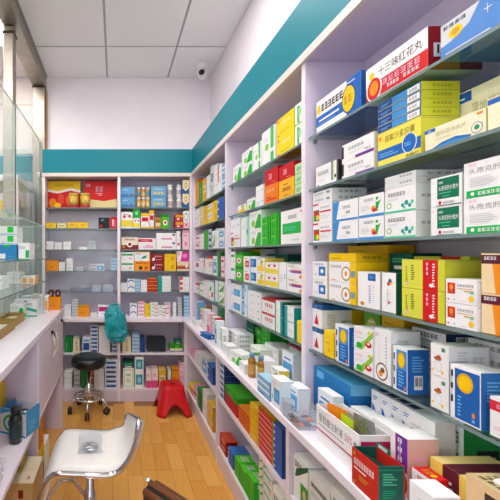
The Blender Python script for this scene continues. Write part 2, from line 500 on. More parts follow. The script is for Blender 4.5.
# lanyard hanging on the cabinet
mb = MB()
mb.tube([(0, 0, 0), (0.001, 0.004, -0.035)], 0.003, CHROME, n=6)
n = 9
cs = [mat('lanyard_pink', '#c98a9c', rough=0.6), mat('lanyard_blue', '#8f9fc4', rough=0.6), mat('lanyard_pale', '#d9cbd3', rough=0.6)]
for k in range(n):
    za, zb = -0.035 - 0.026 * k, -0.035 - 0.026 * (k + 1)
    ya, yb = -0.004 + 0.006 * k, -0.004 + 0.006 * (k + 1)
    mb.raw([(0, ya, za), (0, ya + 0.03, za), (0, yb + 0.03, zb), (0, yb, zb), (0.004, ya, za), (0.004, ya + 0.03, za), (0.004, yb + 0.03, zb), (0.004, yb, zb)],
           [(0, 1, 2, 3), (7, 6, 5, 4), (0, 3, 7, 4), (1, 5, 6, 2), (0, 4, 5, 1), (3, 2, 6, 7)], cs[k % 3], smooth=False)
o = build('lanyard', mb, None, (CBX1 + 0.001, 3.16, H + 0.50)); o.rotation_euler = (0.05, 0, 0)
tag(o, 'pink and blue printed lanyard hanging from the glass cabinet lock', 'lanyard')

# glass display case on the counter
DX0, DX1, DY0, DY1 = -0.70, -0.50, 1.10, 2.42
t = thing('display_case', 'frameless glass display case with two glass shelves on the counter', 'display case', ((DX0 + DX1) / 2, (DY0 + DY1) / 2, ZLT))
def dpart(nm, *a, **k):
    o = bx(nm, *a, parent=t, **k); o.location -= t.location; return o
ZD1, ZD2, ZD3 = H - 0.19, H - 0.033, H + 0.19
dpart('glass_panel', DX0, DY0, ZLT + 0.0005, DX0 + 0.006, DY1, ZD3, CLEAR, my=CEDGE, mz=CEDGE)
dpart('glass_end', DX0 + 0.0065, DY1 - 0.006, ZLT + 0.0005, DX1, DY1, ZD3, CLEAR, mx=CEDGE, mz=CEDGE)
dpart('glass_end', DX0 + 0.0065, DY0, ZLT + 0.0005, DX1, DY0 + 0.006, ZD3, CLEAR, mx=CEDGE, mz=CEDGE)
for zz in (ZD1, ZD2):
    dpart('glass_shelf', DX0 + 0.007, DY0 + 0.007, zz - 0.006, DX1 + 0.01, DY1 - 0.007, zz, CLEAR, mx=GEDGE, my=GEDGE)
dpart('glass_top', DX0, DY0, ZD3 + 0.0005, DX1, DY1, ZD3 + 0.006, CLEAR, mx=CEDGE, my=CEDGE)

# ------------------------------------------------------------------ CCTV dome
t = thing('security_camera', 'white dome security camera with black lens under the ceiling', 'camera', (0.815, 3.20, ZC - 0.005))
mb = MB(); mb.lathe([(0.02, -0.045), (0.045, -0.04), (0.055, -0.02), (0.055, 0)], WHITEAL, n=24)
build('mount', mb, t)
mb = MB(); mb.lathe([(0.050 * math.sin(math.pi * k / 12), -0.088 - 0.050 * math.cos(math.pi * k / 12)) for k in range(1, 12)], WHITEAL, n=24)
build('ball', mb, t)
mb = MB(); mb.lathe([(0.026, 0), (0.028, 0.008), (0.024, 0.014), (0.012, 0.010)], BLACKP, n=20)
o = build('lens', mb, t, (-0.014, -0.043, -0.094)); o.rotation_euler = (math.radians(85), 0, math.radians(-18))

# ------------------------------------------------------------------ white bar stool
t = thing('bar_stool', 'white leatherette bar stool with curved seat and chrome rim', 'stool', (-0.115, 1.53, 0))
def at(x, y, Y):
    return Vector(((x - CX) * Y / F, Y, H - (y - CY) * Y / F))
near = [at(x, y, 1.375) for x, y in ((39, 505), (43, 488), (48, 477), (57, 470.5), (80, 471), (104, 472), (117, 469), (127, 459), (134, 443), (139, 420))]
zs0 = H - 0.88
far = [Vector((v.x, 1.70, v.z)) for v in near]
# the lip rounds off towards its far corner
for i, k in ((9, 0.125), (8, 0.075), (7, 0.03)):
    far[i].z -= k; far[i].x -= 0.012 * (i - 6)
def catmull(ps, n):
    out = []
    for i in range(len(ps) - 1):
        p0 = ps[max(i - 1, 0)]; p1 = ps[i]; p2 = ps[i + 1]; p3 = ps[min(i + 2, len(ps) - 1)]
        for k in range(n):
            q = k / n
            out.append(0.5 * ((2 * p1) + (-p0 + p2) * q + (2 * p0 - 5 * p1 + 4 * p2 - p3) * q * q + (-p0 + 3 * p1 - 3 * p2 + p3) * q ** 3))
    out.append(ps[-1].copy())
    return out
nn, ff = catmull(near, 4), catmull(far, 4)
base = Vector(t.location)
vs, fs = [], []
NW = 8
L = len(nn)
for i in range(L):
    a = nn[max(i - 1, 0)]; b = nn[min(i + 1, L - 1)]
    tg = (b - a).normalized(); nr = Vector((-tg.z, 0, tg.x))
    for j in range(NW + 1):
        q = j / NW
        p = nn[i].lerp(ff[i], q)
        e = 0.010 * min(1, min(q, 1 - q) * 6)
        vs.append(p + nr * e - base)
    for j in range(NW + 1):
        vs.append(nn[i].lerp(ff[i], j / NW) - nr * 0.022 - base)
W2 = 2 * (NW + 1)
for i in range(L - 1):
    for j in range(NW):
        fs.append((i * W2 + j, (i + 1) * W2 + j, (i + 1) * W2 + j + 1, i * W2 + j + 1))
        fs.append((i * W2 + NW + 1 + j, i * W2 + NW + 2 + j, (i + 1) * W2 + NW + 2 + j, (i + 1) * W2 + NW + 1 + j))
    fs.append((i * W2, i * W2 + NW + 1, (i + 1) * W2 + NW + 1, (i + 1) * W2))
    fs.append((i * W2 + NW, (i + 1) * W2 + NW, (i + 1) * W2 + W2 - 1, i * W2 + W2 - 1))
for i in (0, L - 1):
    for j in range(NW):
        fs.append((i * W2 + j, i * W2 + j + 1, i * W2 + NW + 2 + j, i * W2 + NW + 1 + j))
mb = MB(); mb.raw(vs, fs, WHITEL)
build('seat', mb, t)
rim = []
for i in range(L):
    rim.append(nn[i] + Vector((0, -0.004, -0.012)) - base)
for j in range(1, NW):
    rim.append(nn[-1].lerp(ff[-1], j / NW) + Vector((0.006, 0, -0.004)) - base)
for i in range(L - 1, -1, -1):
    rim.append(ff[i] + Vector((0, 0.004, -0.012)) - base)
for j in range(NW - 1, 0, -1):
    rim.append(nn[0].lerp(ff[0], j / NW) + Vector((-0.006, 0, -0.006)) - base)
mb = MB(); mb.tube(rim, 0.0115, CHROME, n=10, closed=True)
build('chrome_rim', mb, t)
mb = MB(); mb.lathe([(0.20, 0.0005), (0.20, 0.008), (0.16, 0.02), (0.05, 0.035), (0.03, 0.05)], CHROME, n=40)
build('base_plate', mb, t)
mb = MB(); mb.lathe([(0.026, 0.051), (0.026, 0.30), (0.019, 0.305), (0.019, zs0 - 0.028)], CHROME, n=20)
build('column', mb, t)
mb = MB()
mb.tube([(-0.026, 0, 0.26), (-0.15, 0.0, 0.27), (-0.15, -0.10, 0.29), (-0.15, 0.10, 0.29)], 0.011, CHROME)
mb2 = MB(); mb2.tube([(-0.02, -0.02, 0.26), (-0.09, -0.13, 0.26), (-0.16, -0.13, 0.26), (-0.19, 0, 0.26), (-0.16, 0.13, 0.26), (-0.09, 0.13, 0.26), (-0.02, 0.02, 0.26)], 0.010, CHROME)
build('footrest', mb2, t)

# blister pack in a clear bag lying on the seat
FOIL = mat('silver_foil', '#c9ccd0', rough=0.22, metal=0.9, noise=0.2, scale=60, bump=0.6, bscale=90)
t = thing('pill_bag', 'clear zip bag holding crumpled silver blister foil on the white seat', 'bag', (-0.115, 1.55, zs0 + 0.0135), 0.06)
rb = random.Random(5)
vs, fs = [], []
N = 12
for sgn in (1, -1):
    for i in range(N + 1):
        for j in range(N + 1):
            u, v = i / N - 0.5, j / N - 0.5
            e = min(0.5 - abs(u), 0.5 - abs(v)) * 2
            zz = 0.004 + (0.012 if v < 0.05 else 0.005) * math.sin(min(1, e * 1.6) * math.pi / 2) * sgn * (0.8 + 0.3 * rb.random()) if e > 0.001 else 0.004
            lift = 0.012 * max(0, v - 0.05) * 2
            vs.append((u * 0.105 * (1 + 0.05 * math.sin(9 * v)), v * 0.16, max(zz, 0.0008 if sgn < 0 else zz) + lift))
for s_ in range(2):
    o0 = s_ * (N + 1) ** 2
    for i in range(N):
        for j in range(N):
            fs.append((o0 + i * (N + 1) + j, o0 + (i + 1) * (N + 1) + j, o0 + (i + 1) * (N + 1) + j + 1, o0 + i * (N + 1) + j + 1))
mb = MB(); mb.raw(vs, fs, PLAST); build('clear_bag', mb, t)
bm = bmesh.new(); bmesh.ops.create_icosphere(bm, subdivisions=3, radius=1)
for v in bm.verts:
    k = 0.8 + 0.4 * rb.random()
    v.co = Vector((v.co.x * 0.034 * k, v.co.y * 0.036 * k - 0.035, 0.0085 + v.co.z * 0.0065 * k))
me = bpy.data.meshes.new('foil_blister'); bm.to_mesh(me); bm.free(); me.materials.append(FOIL)
link('foil_blister', me, t)

# ------------------------------------------------------------------ dark ribbed chair at the bottom of the frame
t = thing('chair', 'dark brown ribbed chair back with a metal tipped corner', 'chair', (0.11, 0.50, 0))
base = Vector(t.location)
A, B = Vector((0.082, 0.80, 0.79)), Vector((0.36, 0.50, 0.79))
dirv = (B - A).normalized(); side = Vector((dirv.y, -dirv.x, 0))
if side.x > 0: side = -side
BRN = mat('brown_leather', '#6a3c20', rough=0.35, noise=0.15, scale=30)
DRK = mat('dark_wood', '#1d1513', rough=0.35, noise=0.2, scale=20)
mb = MB()
for k, (r, m_, up) in enumerate(((0.008, BRN, 0.026), (0.009, BRN, 0.034), (0.008, BRN, 0.026))):
    mb.tube([A + side * (0.020 * (1 - k)) * -1 + Vector((0, 0, up)) - base, B + side * (0.020 * (1 - k)) * -1 + Vector((0, 0, up)) - base], r, m_, n=12)
build('ribbed_top_rail', mb, t)
mb = MB(); mb.tube([A + Vector((0, 0, 0.014)) - base, B + Vector((0, 0, 0.014)) - base], 0.0245, DRK, n=14)
mb.tube([A + Vector((0, 0, -0.05)) - base, B + Vector((0, 0, -0.05)) - base], 0.018, DRK, n=12)
build('back_rail', mb, t)
mb = MB(); mb.lathe([(0.006, 0), (0.008, 0.003), (0.007, 0.006), (0.003, 0.008)], CHROME, n=14)
build('metal_tip', mb, t, A + Vector((-0.004, 0.006, 0.036)) - base)
C1, D1 = A + side * 0.40, B + side * 0.40
for p in (A, B):
    mb = MB(); q = p - base
    mb.tube([(q.x, q.y, 0.80), (q.x, q.y, 0.42), (q.x - side.x * 0.03, q.y - side.y * 0.03, 0.0005)], 0.017, DRK, n=10); build('back_leg', mb, t)
for p in (C1, D1):
    mb = MB(); q = p - base
    mb.tube([(q.x, q.y, 0.42), (q.x, q.y, 0.0005)], 0.017, DRK, n=10); build('front_leg', mb, t)
mb = MB()
for k in range(5):
    p = A.lerp(B, (k + 1) / 6) - base
    mb.tube([(p.x, p.y, 0.73), (p.x, p.y, 0.45)], 0.010, DRK, n=8)
build('back_spindles', mb, t)
vs = [A - base, B - base, D1 - base, C1 - base]
mb = MB(); zb_, zt2 = 0.42, 0.46
mb.raw([(v.x, v.y, zb_) for v in vs] + [(v.x, v.y, zt2) for v in vs], [(3, 2, 1, 0), (4, 5, 6, 7), (0, 1, 5, 4), (1, 2, 6, 5), (2, 3, 7, 6), (3, 0, 4, 7)], BRN, smooth=False)
me = bevel(mb.mesh('seat'), 0.012, 3); link('seat', me, t)

# ------------------------------------------------------------------ round black stool on castors
t = thing('swivel_stool', 'round black cushioned swivel stool with chrome base on castors', 'stool', (-0.232, 2.95, 0))
zt_s = 0.485
mb = MB(); mb.lathe([(0.10, zt_s - 0.095), (0.125, zt_s - 0.093), (0.148, zt_s - 0.075), (0.153, zt_s - 0.045), (0.150, zt_s - 0.02), (0.130, zt_s - 0.004), (0.07, zt_s), (0.01, zt_s - 0.003)], BLACKL, n=40)
build('cushion', mb, t)
mb = MB(); mb.lathe([(0.028, 0.085), (0.028, 0.22), (0.017, 0.225), (0.017, zt_s - 0.096)], CHROME, n=16); build('gas_column', mb, t)
mb = MB(); mb.tube([(0.125 * math.cos(2 * math.pi * k / 28), 0.125 * math.sin(2 * math.pi * k / 28), 0.135) for k in range(28)], 0.009, CHROME, n=8, closed=True)
fr_ = build('foot_ring', mb, t)
for k in range(5):
    a = math.radians(-90 + 72 * k)
    c_, s_ = math.cos(a), math.sin(a)
    mb = MB()
    mb.tube([(0.02 * c_, 0.02 * s_, 0.115), (0.08 * c_, 0.08 * s_, 0.125), (0.135 * c_, 0.135 * s_, 0.115), (0.16 * c_, 0.16 * s_, 0.085), (0.165 * c_, 0.165 * s_, 0.055)], 0.011, CHROME, n=8)
    lg = build('leg', mb, t)
    mb = MB()
    for sg in (-1, 1):
        cx0 = Vector((0.165 * c_, 0.165 * s_, 0.0285)); ax = Vector((-s_, c_, 0)) if k % 2 else Vector((c_, s_, 0)) * 0 + Vector((1, 0, 0))
        mb.tube([cx0 + ax * (0.004 * sg), cx0 + ax * (0.017 * sg)], 0.028, BLACKP, n=16)
        mb.tube([cx0 + ax * (0.0165 * sg), cx0 + ax * (0.0185 * sg)], 0.011, mat('castor_red', '#7a2a2a', rough=0.5), n=10)
    build('castor', mb, lg)

# ------------------------------------------------------------------ red plastic stool
t = thing('plastic_stool', 'red plastic step stool with arched legs', 'stool', (0.495, 2.975, 0), 0.05)
def sup(a, r, p=5.0):
    c_, s_ = math.cos(a), math.sin(a)
    k = (abs(c_) ** p + abs(s_) ** p) ** (-1 / p)
    return (r * k * c_, r * k * s_)
N = 96; HS = 0.228; NR = 8
def ring_r(z): return 0.092 + (0.15 - 0.092) * max(0.0, 1 - z / HS) ** 1.1
def bottom(a):
    q = (a + math.pi / 4) % (math.pi / 2) - math.pi / 4
    q = abs(q) / (math.pi / 4)
    return 0.095 * (1 - (q / 0.66) ** 2) ** 0.5 if q < 0.66 else 0.0005
vs, fs = [], []
for off in (0, -0.005):
    for r in range(NR + 1):
        for k in range(N):
            a = 2 * math.pi * k / N
            z0 = bottom(a); z = z0 + (HS - z0) * r / NR
            x, y = sup(a, ring_r(z) + off + (0.006 if r == 0 and off == 0 else 0))
            vs.append((x, y, z if r < NR else HS + off))
M = (NR + 1) * N
for s_ in range(2):
    for r in range(NR):
        for k in range(N):
            k2 = (k + 1) % N; b0 = s_ * M
            q = (b0 + r * N + k, b0 + r * N + k2, b0 + (r + 1) * N + k2, b0 + (r + 1) * N + k)
            fs.append(q if s_ == 0 else q[::-1])
for k in range(N):
    k2 = (k + 1) % N
    fs.append((k2, k, M + k, M + k2))
tops = []
for (rr, zz) in ((0.084, HS + 0.008), (0.03, HS + 0.010), (0.02, HS + 0.006)):
    st = len(vs); tops.append(st)
    for k in range(N):
        x, y = sup(2 * math.pi * k / N, rr, 5 if rr > 0.05 else 2); vs.append((x, y, zz))
prev = NR * N
for st in tops:
    for k in range(N):
        k2 = (k + 1) % N
        fs.append((prev + k, prev + k2, st + k2, st + k))
    prev = st
mb = MB(); mb.raw(vs, fs, REDP); mb.poly([vs[prev + k] for k in range(N)], mat('painted_hole_shade', '#5d0a10', rough=0.6))  # dark disc in the dimple paints the shade of the seat's small hole
build('stool_shell', mb, t)
mb = MB(); mb.lathe([(0.014, 0), (0.013, 0.0012)], mat('grey_sticker', '#8f7d74', rough=0.5), n=14)
o = build('sticker', mb, t, (-0.1150, -0.02, 0.150)); o.rotation_euler = (0, math.radians(-101 + 22), 0)

# ------------------------------------------------------------------ teal plastic bag hung at the back worktop
t = thing('plastic_bag', 'crumpled teal plastic bag hanging over the back worktop edge', 'bag', (0.0, 3.035, ZW - 0.20))
BAGM = mat('teal_bag_film', '#149aa6', rough=0.2, noise=0.2, scale=20, bump=0.9, bscale=24)
bm = bmesh.new(); bmesh.ops.create_icosphere(bm, subdivisions=4, radius=1)
rb = random.Random(11)
from mathutils import noise as mnoise
def sgp(v, p): return math.copysign(abs(v) ** p, v)
for v in bm.verts:
    p = v.co.copy()
    k = 1 + 0.24 * mnoise.noise(p * 2.3) + 0.22 * mnoise.noise(p * 4.3) + 0.16 * mnoise.noise(p * 11.0)
    z = sgp(p.z, 0.6)
    wx = 0.092 - 0.016 * max(0, z)
    v.co = Vector((sgp(p.x, 0.6) * wx * k - 0.022 * z, sgp(p.y, 0.8) * 0.034 * (1 - 0.35 * max(0, z)) * (k + 0.5 * mnoise.noise(p * 8.0 + Vector((3, 1, 7)))), 0.162 + z * 0.160 * (1 + 0.10 * mnoise.noise(p * 3.7))))
me = bpy.data.meshes.new('bag_body'); bm.to_mesh(me); bm.free()
me.materials.append(BAGM)
link('bag_body', me, t)
mb = MB()
mb.tube([(-0.05, 0.0, 0.29), (-0.045, 0.03, 0.325), (-0.02, 0.07, 0.330), (0.01, 0.12, 0.325), (0.028, 0.166, 0.318)], [0.016, 0.014, 0.012, 0.009, 0.006], BAGM, n=8)
mb.tube([(0.01, 0.0, 0.29), (0.02, 0.03, 0.315), (0.028, 0.09, 0.322), (0.032, 0.166, 0.318)], [0.016, 0.014, 0.010, 0.006], BAGM, n=8)
build('handle', mb, t)

# ------------------------------------------------------------------ printed cartons: designs
PAL = dict(W='#efedef', C='#f0e7c2', Y='#f4c60a', O='#ee8c1a', R='#d0141f', G='#1fae3c', DG='#0d5c42', LG='#8cc63f', B='#1b63b8', LB='#6db2df', NB='#24397c',
           T='#169a9c', P='#77309b', M='#d2277a', PK='#f0b3c8', BR='#5a2a20', BE='#e7cfa4', K='#232327', GY='#8f9399', LGY='#cdd0d5', LM='#d9db3a', MA='#5b1a2e',
           OW='#e4ded6', DB='#123a78', GO='#c59a2e', SK='#3f8fd0', MG='#0c9c6a', DR='#8e1420', BG='#57c99a')
def C_(k):
    return paper(PAL.get(k, k))
_txt = {}
def text_geo(s):
    if s in _txt:
        return _txt[s]
    cu = bpy.data.curves.new('t', 'FONT'); cu.body = s; cu.size = 1.0; cu.resolution_u = 2
    ob = bpy.data.objects.new('t', cu); col.objects.link(ob)
    dg = bpy.context.evaluated_depsgraph_get()
    me = bpy.data.meshes.new_from_object(ob.evaluated_get(dg))
    vs = [v.co.copy() for v in me.vertices]; fs = [tuple(p.vertices) for p in me.polygons]
    bpy.data.objects.remove(ob); bpy.data.curves.remove(cu); bpy.data.meshes.remove(me)
    if vs:
        x0 = min(v.x for v in vs); x1 = max(v.x for v in vs); y0 = min(v.y for v in vs); y1 = max(v.y for v in vs)
        vs = [((v.x - x0) / max(x1 - x0, 1e-6), (v.y - y0) / max(y1 - y0, 1e-6)) for v in vs]
    _txt[s] = (vs, fs)
    return _txt[s]
DES = {}
def D(name, desc, front, end=None, top=None, dec='', enddec='', topdec='', noun='carton'):
    DES[name] = dict(desc=desc, front=front, end=end or front, top=top or end or front, dec=dec, enddec=enddec, topdec=topdec, noun=noun)

def draw(mb, mbt, spec, fn, aspect, eps):
    """spec: 'r u0 v0 u1 v1 col; e u v ru rv col; q (4 points) col; k blocks; p fine print; b barcode; t text' ; fn(u,v,eps)->point"""
    layer = 0
    rr = random.Random(len(spec))
    for item in [s.strip() for s in spec.split(';') if s.strip()]:
        a = item.split()
        layer += 1
        e = eps + 0.00012 * layer
        k = a[0]
        if k == 'r':
            u0, v0, u1, v1 = map(float, a[1:5])
            mb.poly([fn(u0, v0, e), fn(u1, v0, e), fn(u1, v1, e), fn(u0, v1, e)], C_(a[5]))
        elif k == 'q':
            p = list(map(float, a[1:-1]))
            mb.poly([fn(p[i], p[i + 1], e) for i in range(0, len(p), 2)], C_(a[-1]))
        elif k == 'e':
            u, v, ru, rv = map(float, a[1:5])
            mb.poly([fn(u + ru * math.cos(2 * math.pi * i / 20), v + rv * math.sin(2 * math.pi * i / 20), e) for i in range(20)], C_(a[5]))
        elif k == 'k':            # row of glyph-like blocks
            u0, v0, u1, v1 = map(float, a[1:5]); n = int(a[6]); st = (u1 - u0) / n
            for i in range(n):
                x0 = u0 + st * i; x1 = x0 + st * 0.78; c = C_(a[5])
                hh = v1 - v0
                mb.poly([fn(x0, v0, e), fn(x1, v0, e), fn(x1, v0 + hh * 0.22, e), fn(x0, v0 + hh * 0.22, e)], c)
                mb.poly([fn(x0, v0 + hh * 0.42, e), fn(x1, v0 + hh * 0.42, e), fn(x1, v0 + hh * 0.60, e), fn(x0, v0 + hh * 0.60, e)], c)
                mb.poly([fn(x0, v1 - hh * 0.2, e), fn(x1, v1 - hh * 0.2, e), fn(x1, v1, e), fn(x0, v1, e)], c)
                xm = x0 + st * rr.choice([0.1, 0.3, 0.5])
                mb.poly([fn(xm, v0, e), fn(xm + st * 0.18, v0, e), fn(xm + st * 0.18, v1, e), fn(xm, v1, e)], c)
        elif k == 'p':            # lines of fine print
            u0, v0, u1, v1 = map(float, a[1:5]); n = int(a[6]); st = (v1 - v0) / n
            for i in range(n):
                ue = u0 + (u1 - u0) * rr.uniform(0.6, 1.0)
                mb.poly([fn(u0, v0 + st * i, e), fn(ue, v0 + st * i, e), fn(ue, v0 + st * (i + 0.45), e), fn(u0, v0 + st * (i + 0.45), e)], C_(a[5]))
        elif k == 'b':            # bar code
            u0, v0, u1, v1 = map(float, a[1:5])
            mb.poly([fn(u0, v0, e), fn(u1, v0, e), fn(u1, v1, e), fn(u0, v1, e)], C_('W'))
            for i in range(7):
                x0 = u0 + (u1 - u0) * (0.1 + 0.115 * i); x1 = x0 + (u1 - u0) * rr.choice([0.03, 0.06, 0.08])
                mb.poly([fn(x0, v0 + (v1 - v0) * 0.25, e + 0.0001), fn(x1, v0 + (v1 - v0) * 0.25, e + 0.0001), fn(x1, v0 + (v1 - v0) * 0.88, e + 0.0001), fn(x0, v0 + (v1 - v0) * 0.88, e + 0.0001)], C_('K'))
        elif k in 'tT':           # lettering in a box u0 v0 u1 v1
            s = a[1]; u0, v0, u1, v1 = map(float, a[2:6])
            vs, fs = text_geo(s)
            lst = None
            if isinstance(mbt, list): lst = mbt; mbt_ = MB(); lst.append(mbt_)
            else: mbt_ = mbt
            if k == 't':
                mbt_.raw([fn(u0 + x * (u1 - u0), v0 + y * (v1 - v0), e) for x, y in vs], fs, C_(a[6]), smooth=False)
            else:                 # turned a quarter, reading downwards
                mbt_.raw([fn(u0 + y * (u1 - u0), v1 - x * (v1 - v0), e) for x, y in vs], [f for f in fs], C_(a[6]), smooth=False)

BCACHE = {}
def box_meshes(dn, w, d, h, big):
    key = (dn, round(w, 3), round(d, 3), round(h, 4), big)
    if key in BCACHE:
        return BCACHE[key]
    s = DES[dn]
    body = MB()
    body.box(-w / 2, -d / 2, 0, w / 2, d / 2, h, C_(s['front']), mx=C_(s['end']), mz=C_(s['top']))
    pr = MB() if big else body
    pe = MB() if big else body
    pt = MB() if big else body
    tx = [] if big else body
    E = 0.0002
    draw(pr, tx, ('r .004 .004 .996 .996 %s; ' % s['front'] if big and s['dec'] else '') + s['dec'], lambda u, v, e: ((u - 0.5) * w, -d / 2 - e, v * h), w / h, E)
    draw(pe, tx, ('r .004 .004 .996 .996 %s; ' % s['end'] if big and s['enddec'] else '') + s['enddec'], lambda u, v, e: (w / 2 + e, (u - 0.5) * d, v * h), d / h, E)
    draw(pt, tx, s['topdec'], lambda u, v, e: ((u - 0.5) * w, (v - 0.5) * d, h + e), w / d, E)
    if big:
        # closing flap on the near end
        body.poly([(w / 2 + 0.0002, -d / 2 + 0.002, h - 0.004), (w / 2 + 0.0002, d / 2 - 0.002, h - 0.004), (w / 2 + 0.0002, d / 2 - 0.002, h - 0.0032), (w / 2 + 0.0002, -d / 2 + 0.002, h - 0.0032)], C_('GY'))
    r = (body.mesh('carton'), [(nm, q.mesh(nm)) for nm, q in [('front_print', pr), ('end_print', pe), ('top_print', pt)] + [('lettering', q_) for q_ in (tx if big else [])] if big and q.v])
    BCACHE[key] = r
    return r

STOCK = []
def put(dn, w, d, h, loc, rz, where, big=False, level='', group=None, name='medicine_box', note='', vis=1.0):
    """register one carton; the largest in view become single objects, the tiny remainder one joined mass"""
    if dn.startswith('gift'): name = 'gift_box'
    STOCK.append(dict(dn=dn, w=w, d=d, h=h, loc=Vector(loc), rz=rz, where=where, big=big, level=level, group=group or ('boxes ' + where), name=name, note=note, vis=vis))
def front_px(b):
    M = Matrix.Translation(b['loc']) @ Matrix.Rotation(b['rz'], 4, 'Z')
    def area(c):
        ps = []
        for p in c:
            q = M @ Vector(p)
            if q.y < 0.2: return 0
            ps.append((min(500, max(0, CX + F * q.x / q.y)), min(500, max(0, CY - F * (q.z - H) / q.y))))
        return abs(sum(ps[i][0] * ps[(i + 1) % 4][1] - ps[(i + 1) % 4][0] * ps[i][1] for i in range(4))) / 2
    w, d, h = b['w'] / 2, b['d'] / 2, b['h']
    return b['vis'] * area([(-w, -d, 0), (w, -d, 0), (w, -d, h), (-w, -d, h)])
def flush_stock(limit):
    order = sorted(STOCK, key=lambda b: -front_px(b))
    keep = set(id(b) for b in order if b['name'] != 'medicine_box')
    n = 0
    for b in order:
        if b['name'] == 'medicine_box' and n < limit and front_px(b) > 3:
            keep.add(id(b)); n += 1
    mass = MB()
    for b in STOCK:
        if id(b) in keep:
            a, kids = box_meshes(b['dn'], b['w'], b['d'], b['h'], b['big'])
            o = link(b['name'], a, None, b['loc'], b['rz'])
            lab = ' '.join(q for q in (b['level'], DES[b['dn']]['desc'], b['note'], b['where']) if q)
            for cut in (' the', ' big', ' broad', ' shelf,', ' and'):
                if len(lab.replace('-', ' ').split()) > 16: lab = lab.replace(cut, ',' if cut.endswith(',') else '', 1)
            tag(o, lab, 'gift box' if b['name'] == 'gift_box' else 'box', b['group'])
            for nm, q in kids: link(nm, q, o)
        elif front_px(b) > 0.5:
            a, kids = box_meshes(b['dn'], b['w'], b['d'], b['h'], False)
            M = Matrix.Translation(b['loc']) @ Matrix.Rotation(b['rz'], 4, 'Z')
            vs = [M @ v.co for v in a.vertices]
            n0 = len(mass.v); mass.v += [tuple(v) for v in vs]
            for p in a.polygons:
                mass.f.append(tuple(n0 + i for i in p.vertices)); mass.m.append(mass.mi(a.materials[p.material_index])); mass.smooth.append(False)
    if mass.v:
        o = build('small_cartons', mass)
        o['kind'] = 'stuff'
        tag(o, 'many tiny stacked medicine cartons filling the far shelves and gaps', 'boxes')
    print('single cartons', n, 'of', len(STOCK), 'smallest', min(front_px(b) for b in STOCK if id(b) in keep))
def levels_word(i, n):
    if n == 1: return ''
    if n == 2: return ('lower', 'upper')[i]
    return 'bottom' if i == 0 else ('topmost' if i == n - 1 else 'mid-stack')

ORD = {1: 'top', 2: 'second', 3: 'third', 4: 'fourth', 5: 'lowest'}
LANE = {}
def zshelf(s):
    """base height and the clear height above"""
    if s in (1, 2, 3, 4, 5):
        up = {1: ZT - 0.036, 2: ZS[1], 3: ZS[2], 4: ZS[3], 5: ZS[4]}[s]
        return ZS[s] + 0.0006, up - 0.013
    if s == 'w': return ZW + 0.0006, ZS[5] - 0.013
    if s == 'm': return ZM + 0.0006, ZW - 0.034
    return ZP + 0.0006, ZM - 0.022
def where_r(bay, s):
    b = 'right-wall ' + BAYS[bay]
    if s in ORD: return 'on %s shelf, %s' % (ORD[s], b)
    if s == 'w': return 'on long worktop, ' + b
    return ('on mid shelf' if s == 'm' else 'on bottom shelf') + ' below ' + b
def right(bay, s, x0, x1, levels, X=None, d=0.10, lane='f', big=False, jit=0.0, note=''):
    """a column of cartons on the right wall, far edge at pixel x0, near edge at x1; levels bottom to top (design, top pixel at x0, count)"""
    if X is None: X = 0.747 if s in ORD else 0.676
    if lane == 'b' and X < 0.8: X = X + 0.105 if s in ORD else X + 0.13
    ya, yb = POSTS[bay][1] + 0.003, POSTS[bay + 1][0] - 0.003
    if s in ('m', 'p') and bay == 2: yb = YL - 0.003
    Yf = min(F * X / (x0 - CX), yb); Yn = max(F * X / (x1 - CX), ya)
    k = (bay, s, lane)
    Yf = min(Yf, LANE.get(k, 99) - 0.002)
    if Yf - Yn < 0.008: return
    LANE[k] = Yn
    w = Yf - Yn
    z, zmax = zshelf(s)
    tot = [l for l in levels]
    dd = min(d, 0.944 - X)
    n_by = {}
    for l in tot: n_by[l[0]] = n_by.get(l[0], 0) + (l[2] if len(l) > 2 else 1)
    seen = {}
    for l in tot:
        n = l[2] if len(l) > 2 else 1
        zt = min(H + (CY - l[1]) * Yf / F, zmax)
        if zt - z < 0.006: continue
        hh = (zt - z) / n
        for i in range(n):
            j = seen.get(l[0], 0); seen[l[0]] = j + 1
            dx = R.uniform(0, 1) * jit
            put(l[0], w, dd, hh - 0.0008, (X + dd / 2 + dx, (Yf + Yn) / 2, z), -math.pi / 2 + (R.uniform(-0.02, 0.02) if jit else 0), where_r(bay, s), big, levels_word(j, n_by[l[0]]), note=note, vis=0.35 if lane == 'b' else 1.0)
            z += hh
def where_b(bay, s):
    if s in ORD: return 'on %s back shelf by %s' % (ORD[s], ('glass cabinet', 'room corner')[bay])
    if s == 'w': return 'on back worktop ' + ('by counter end', 'beside teal bag')[bay]
    return ('on mid shelf' if s == 'm' else 'on bottom shelf') + ' behind ' + ('black stool', 'red stool')[bay]
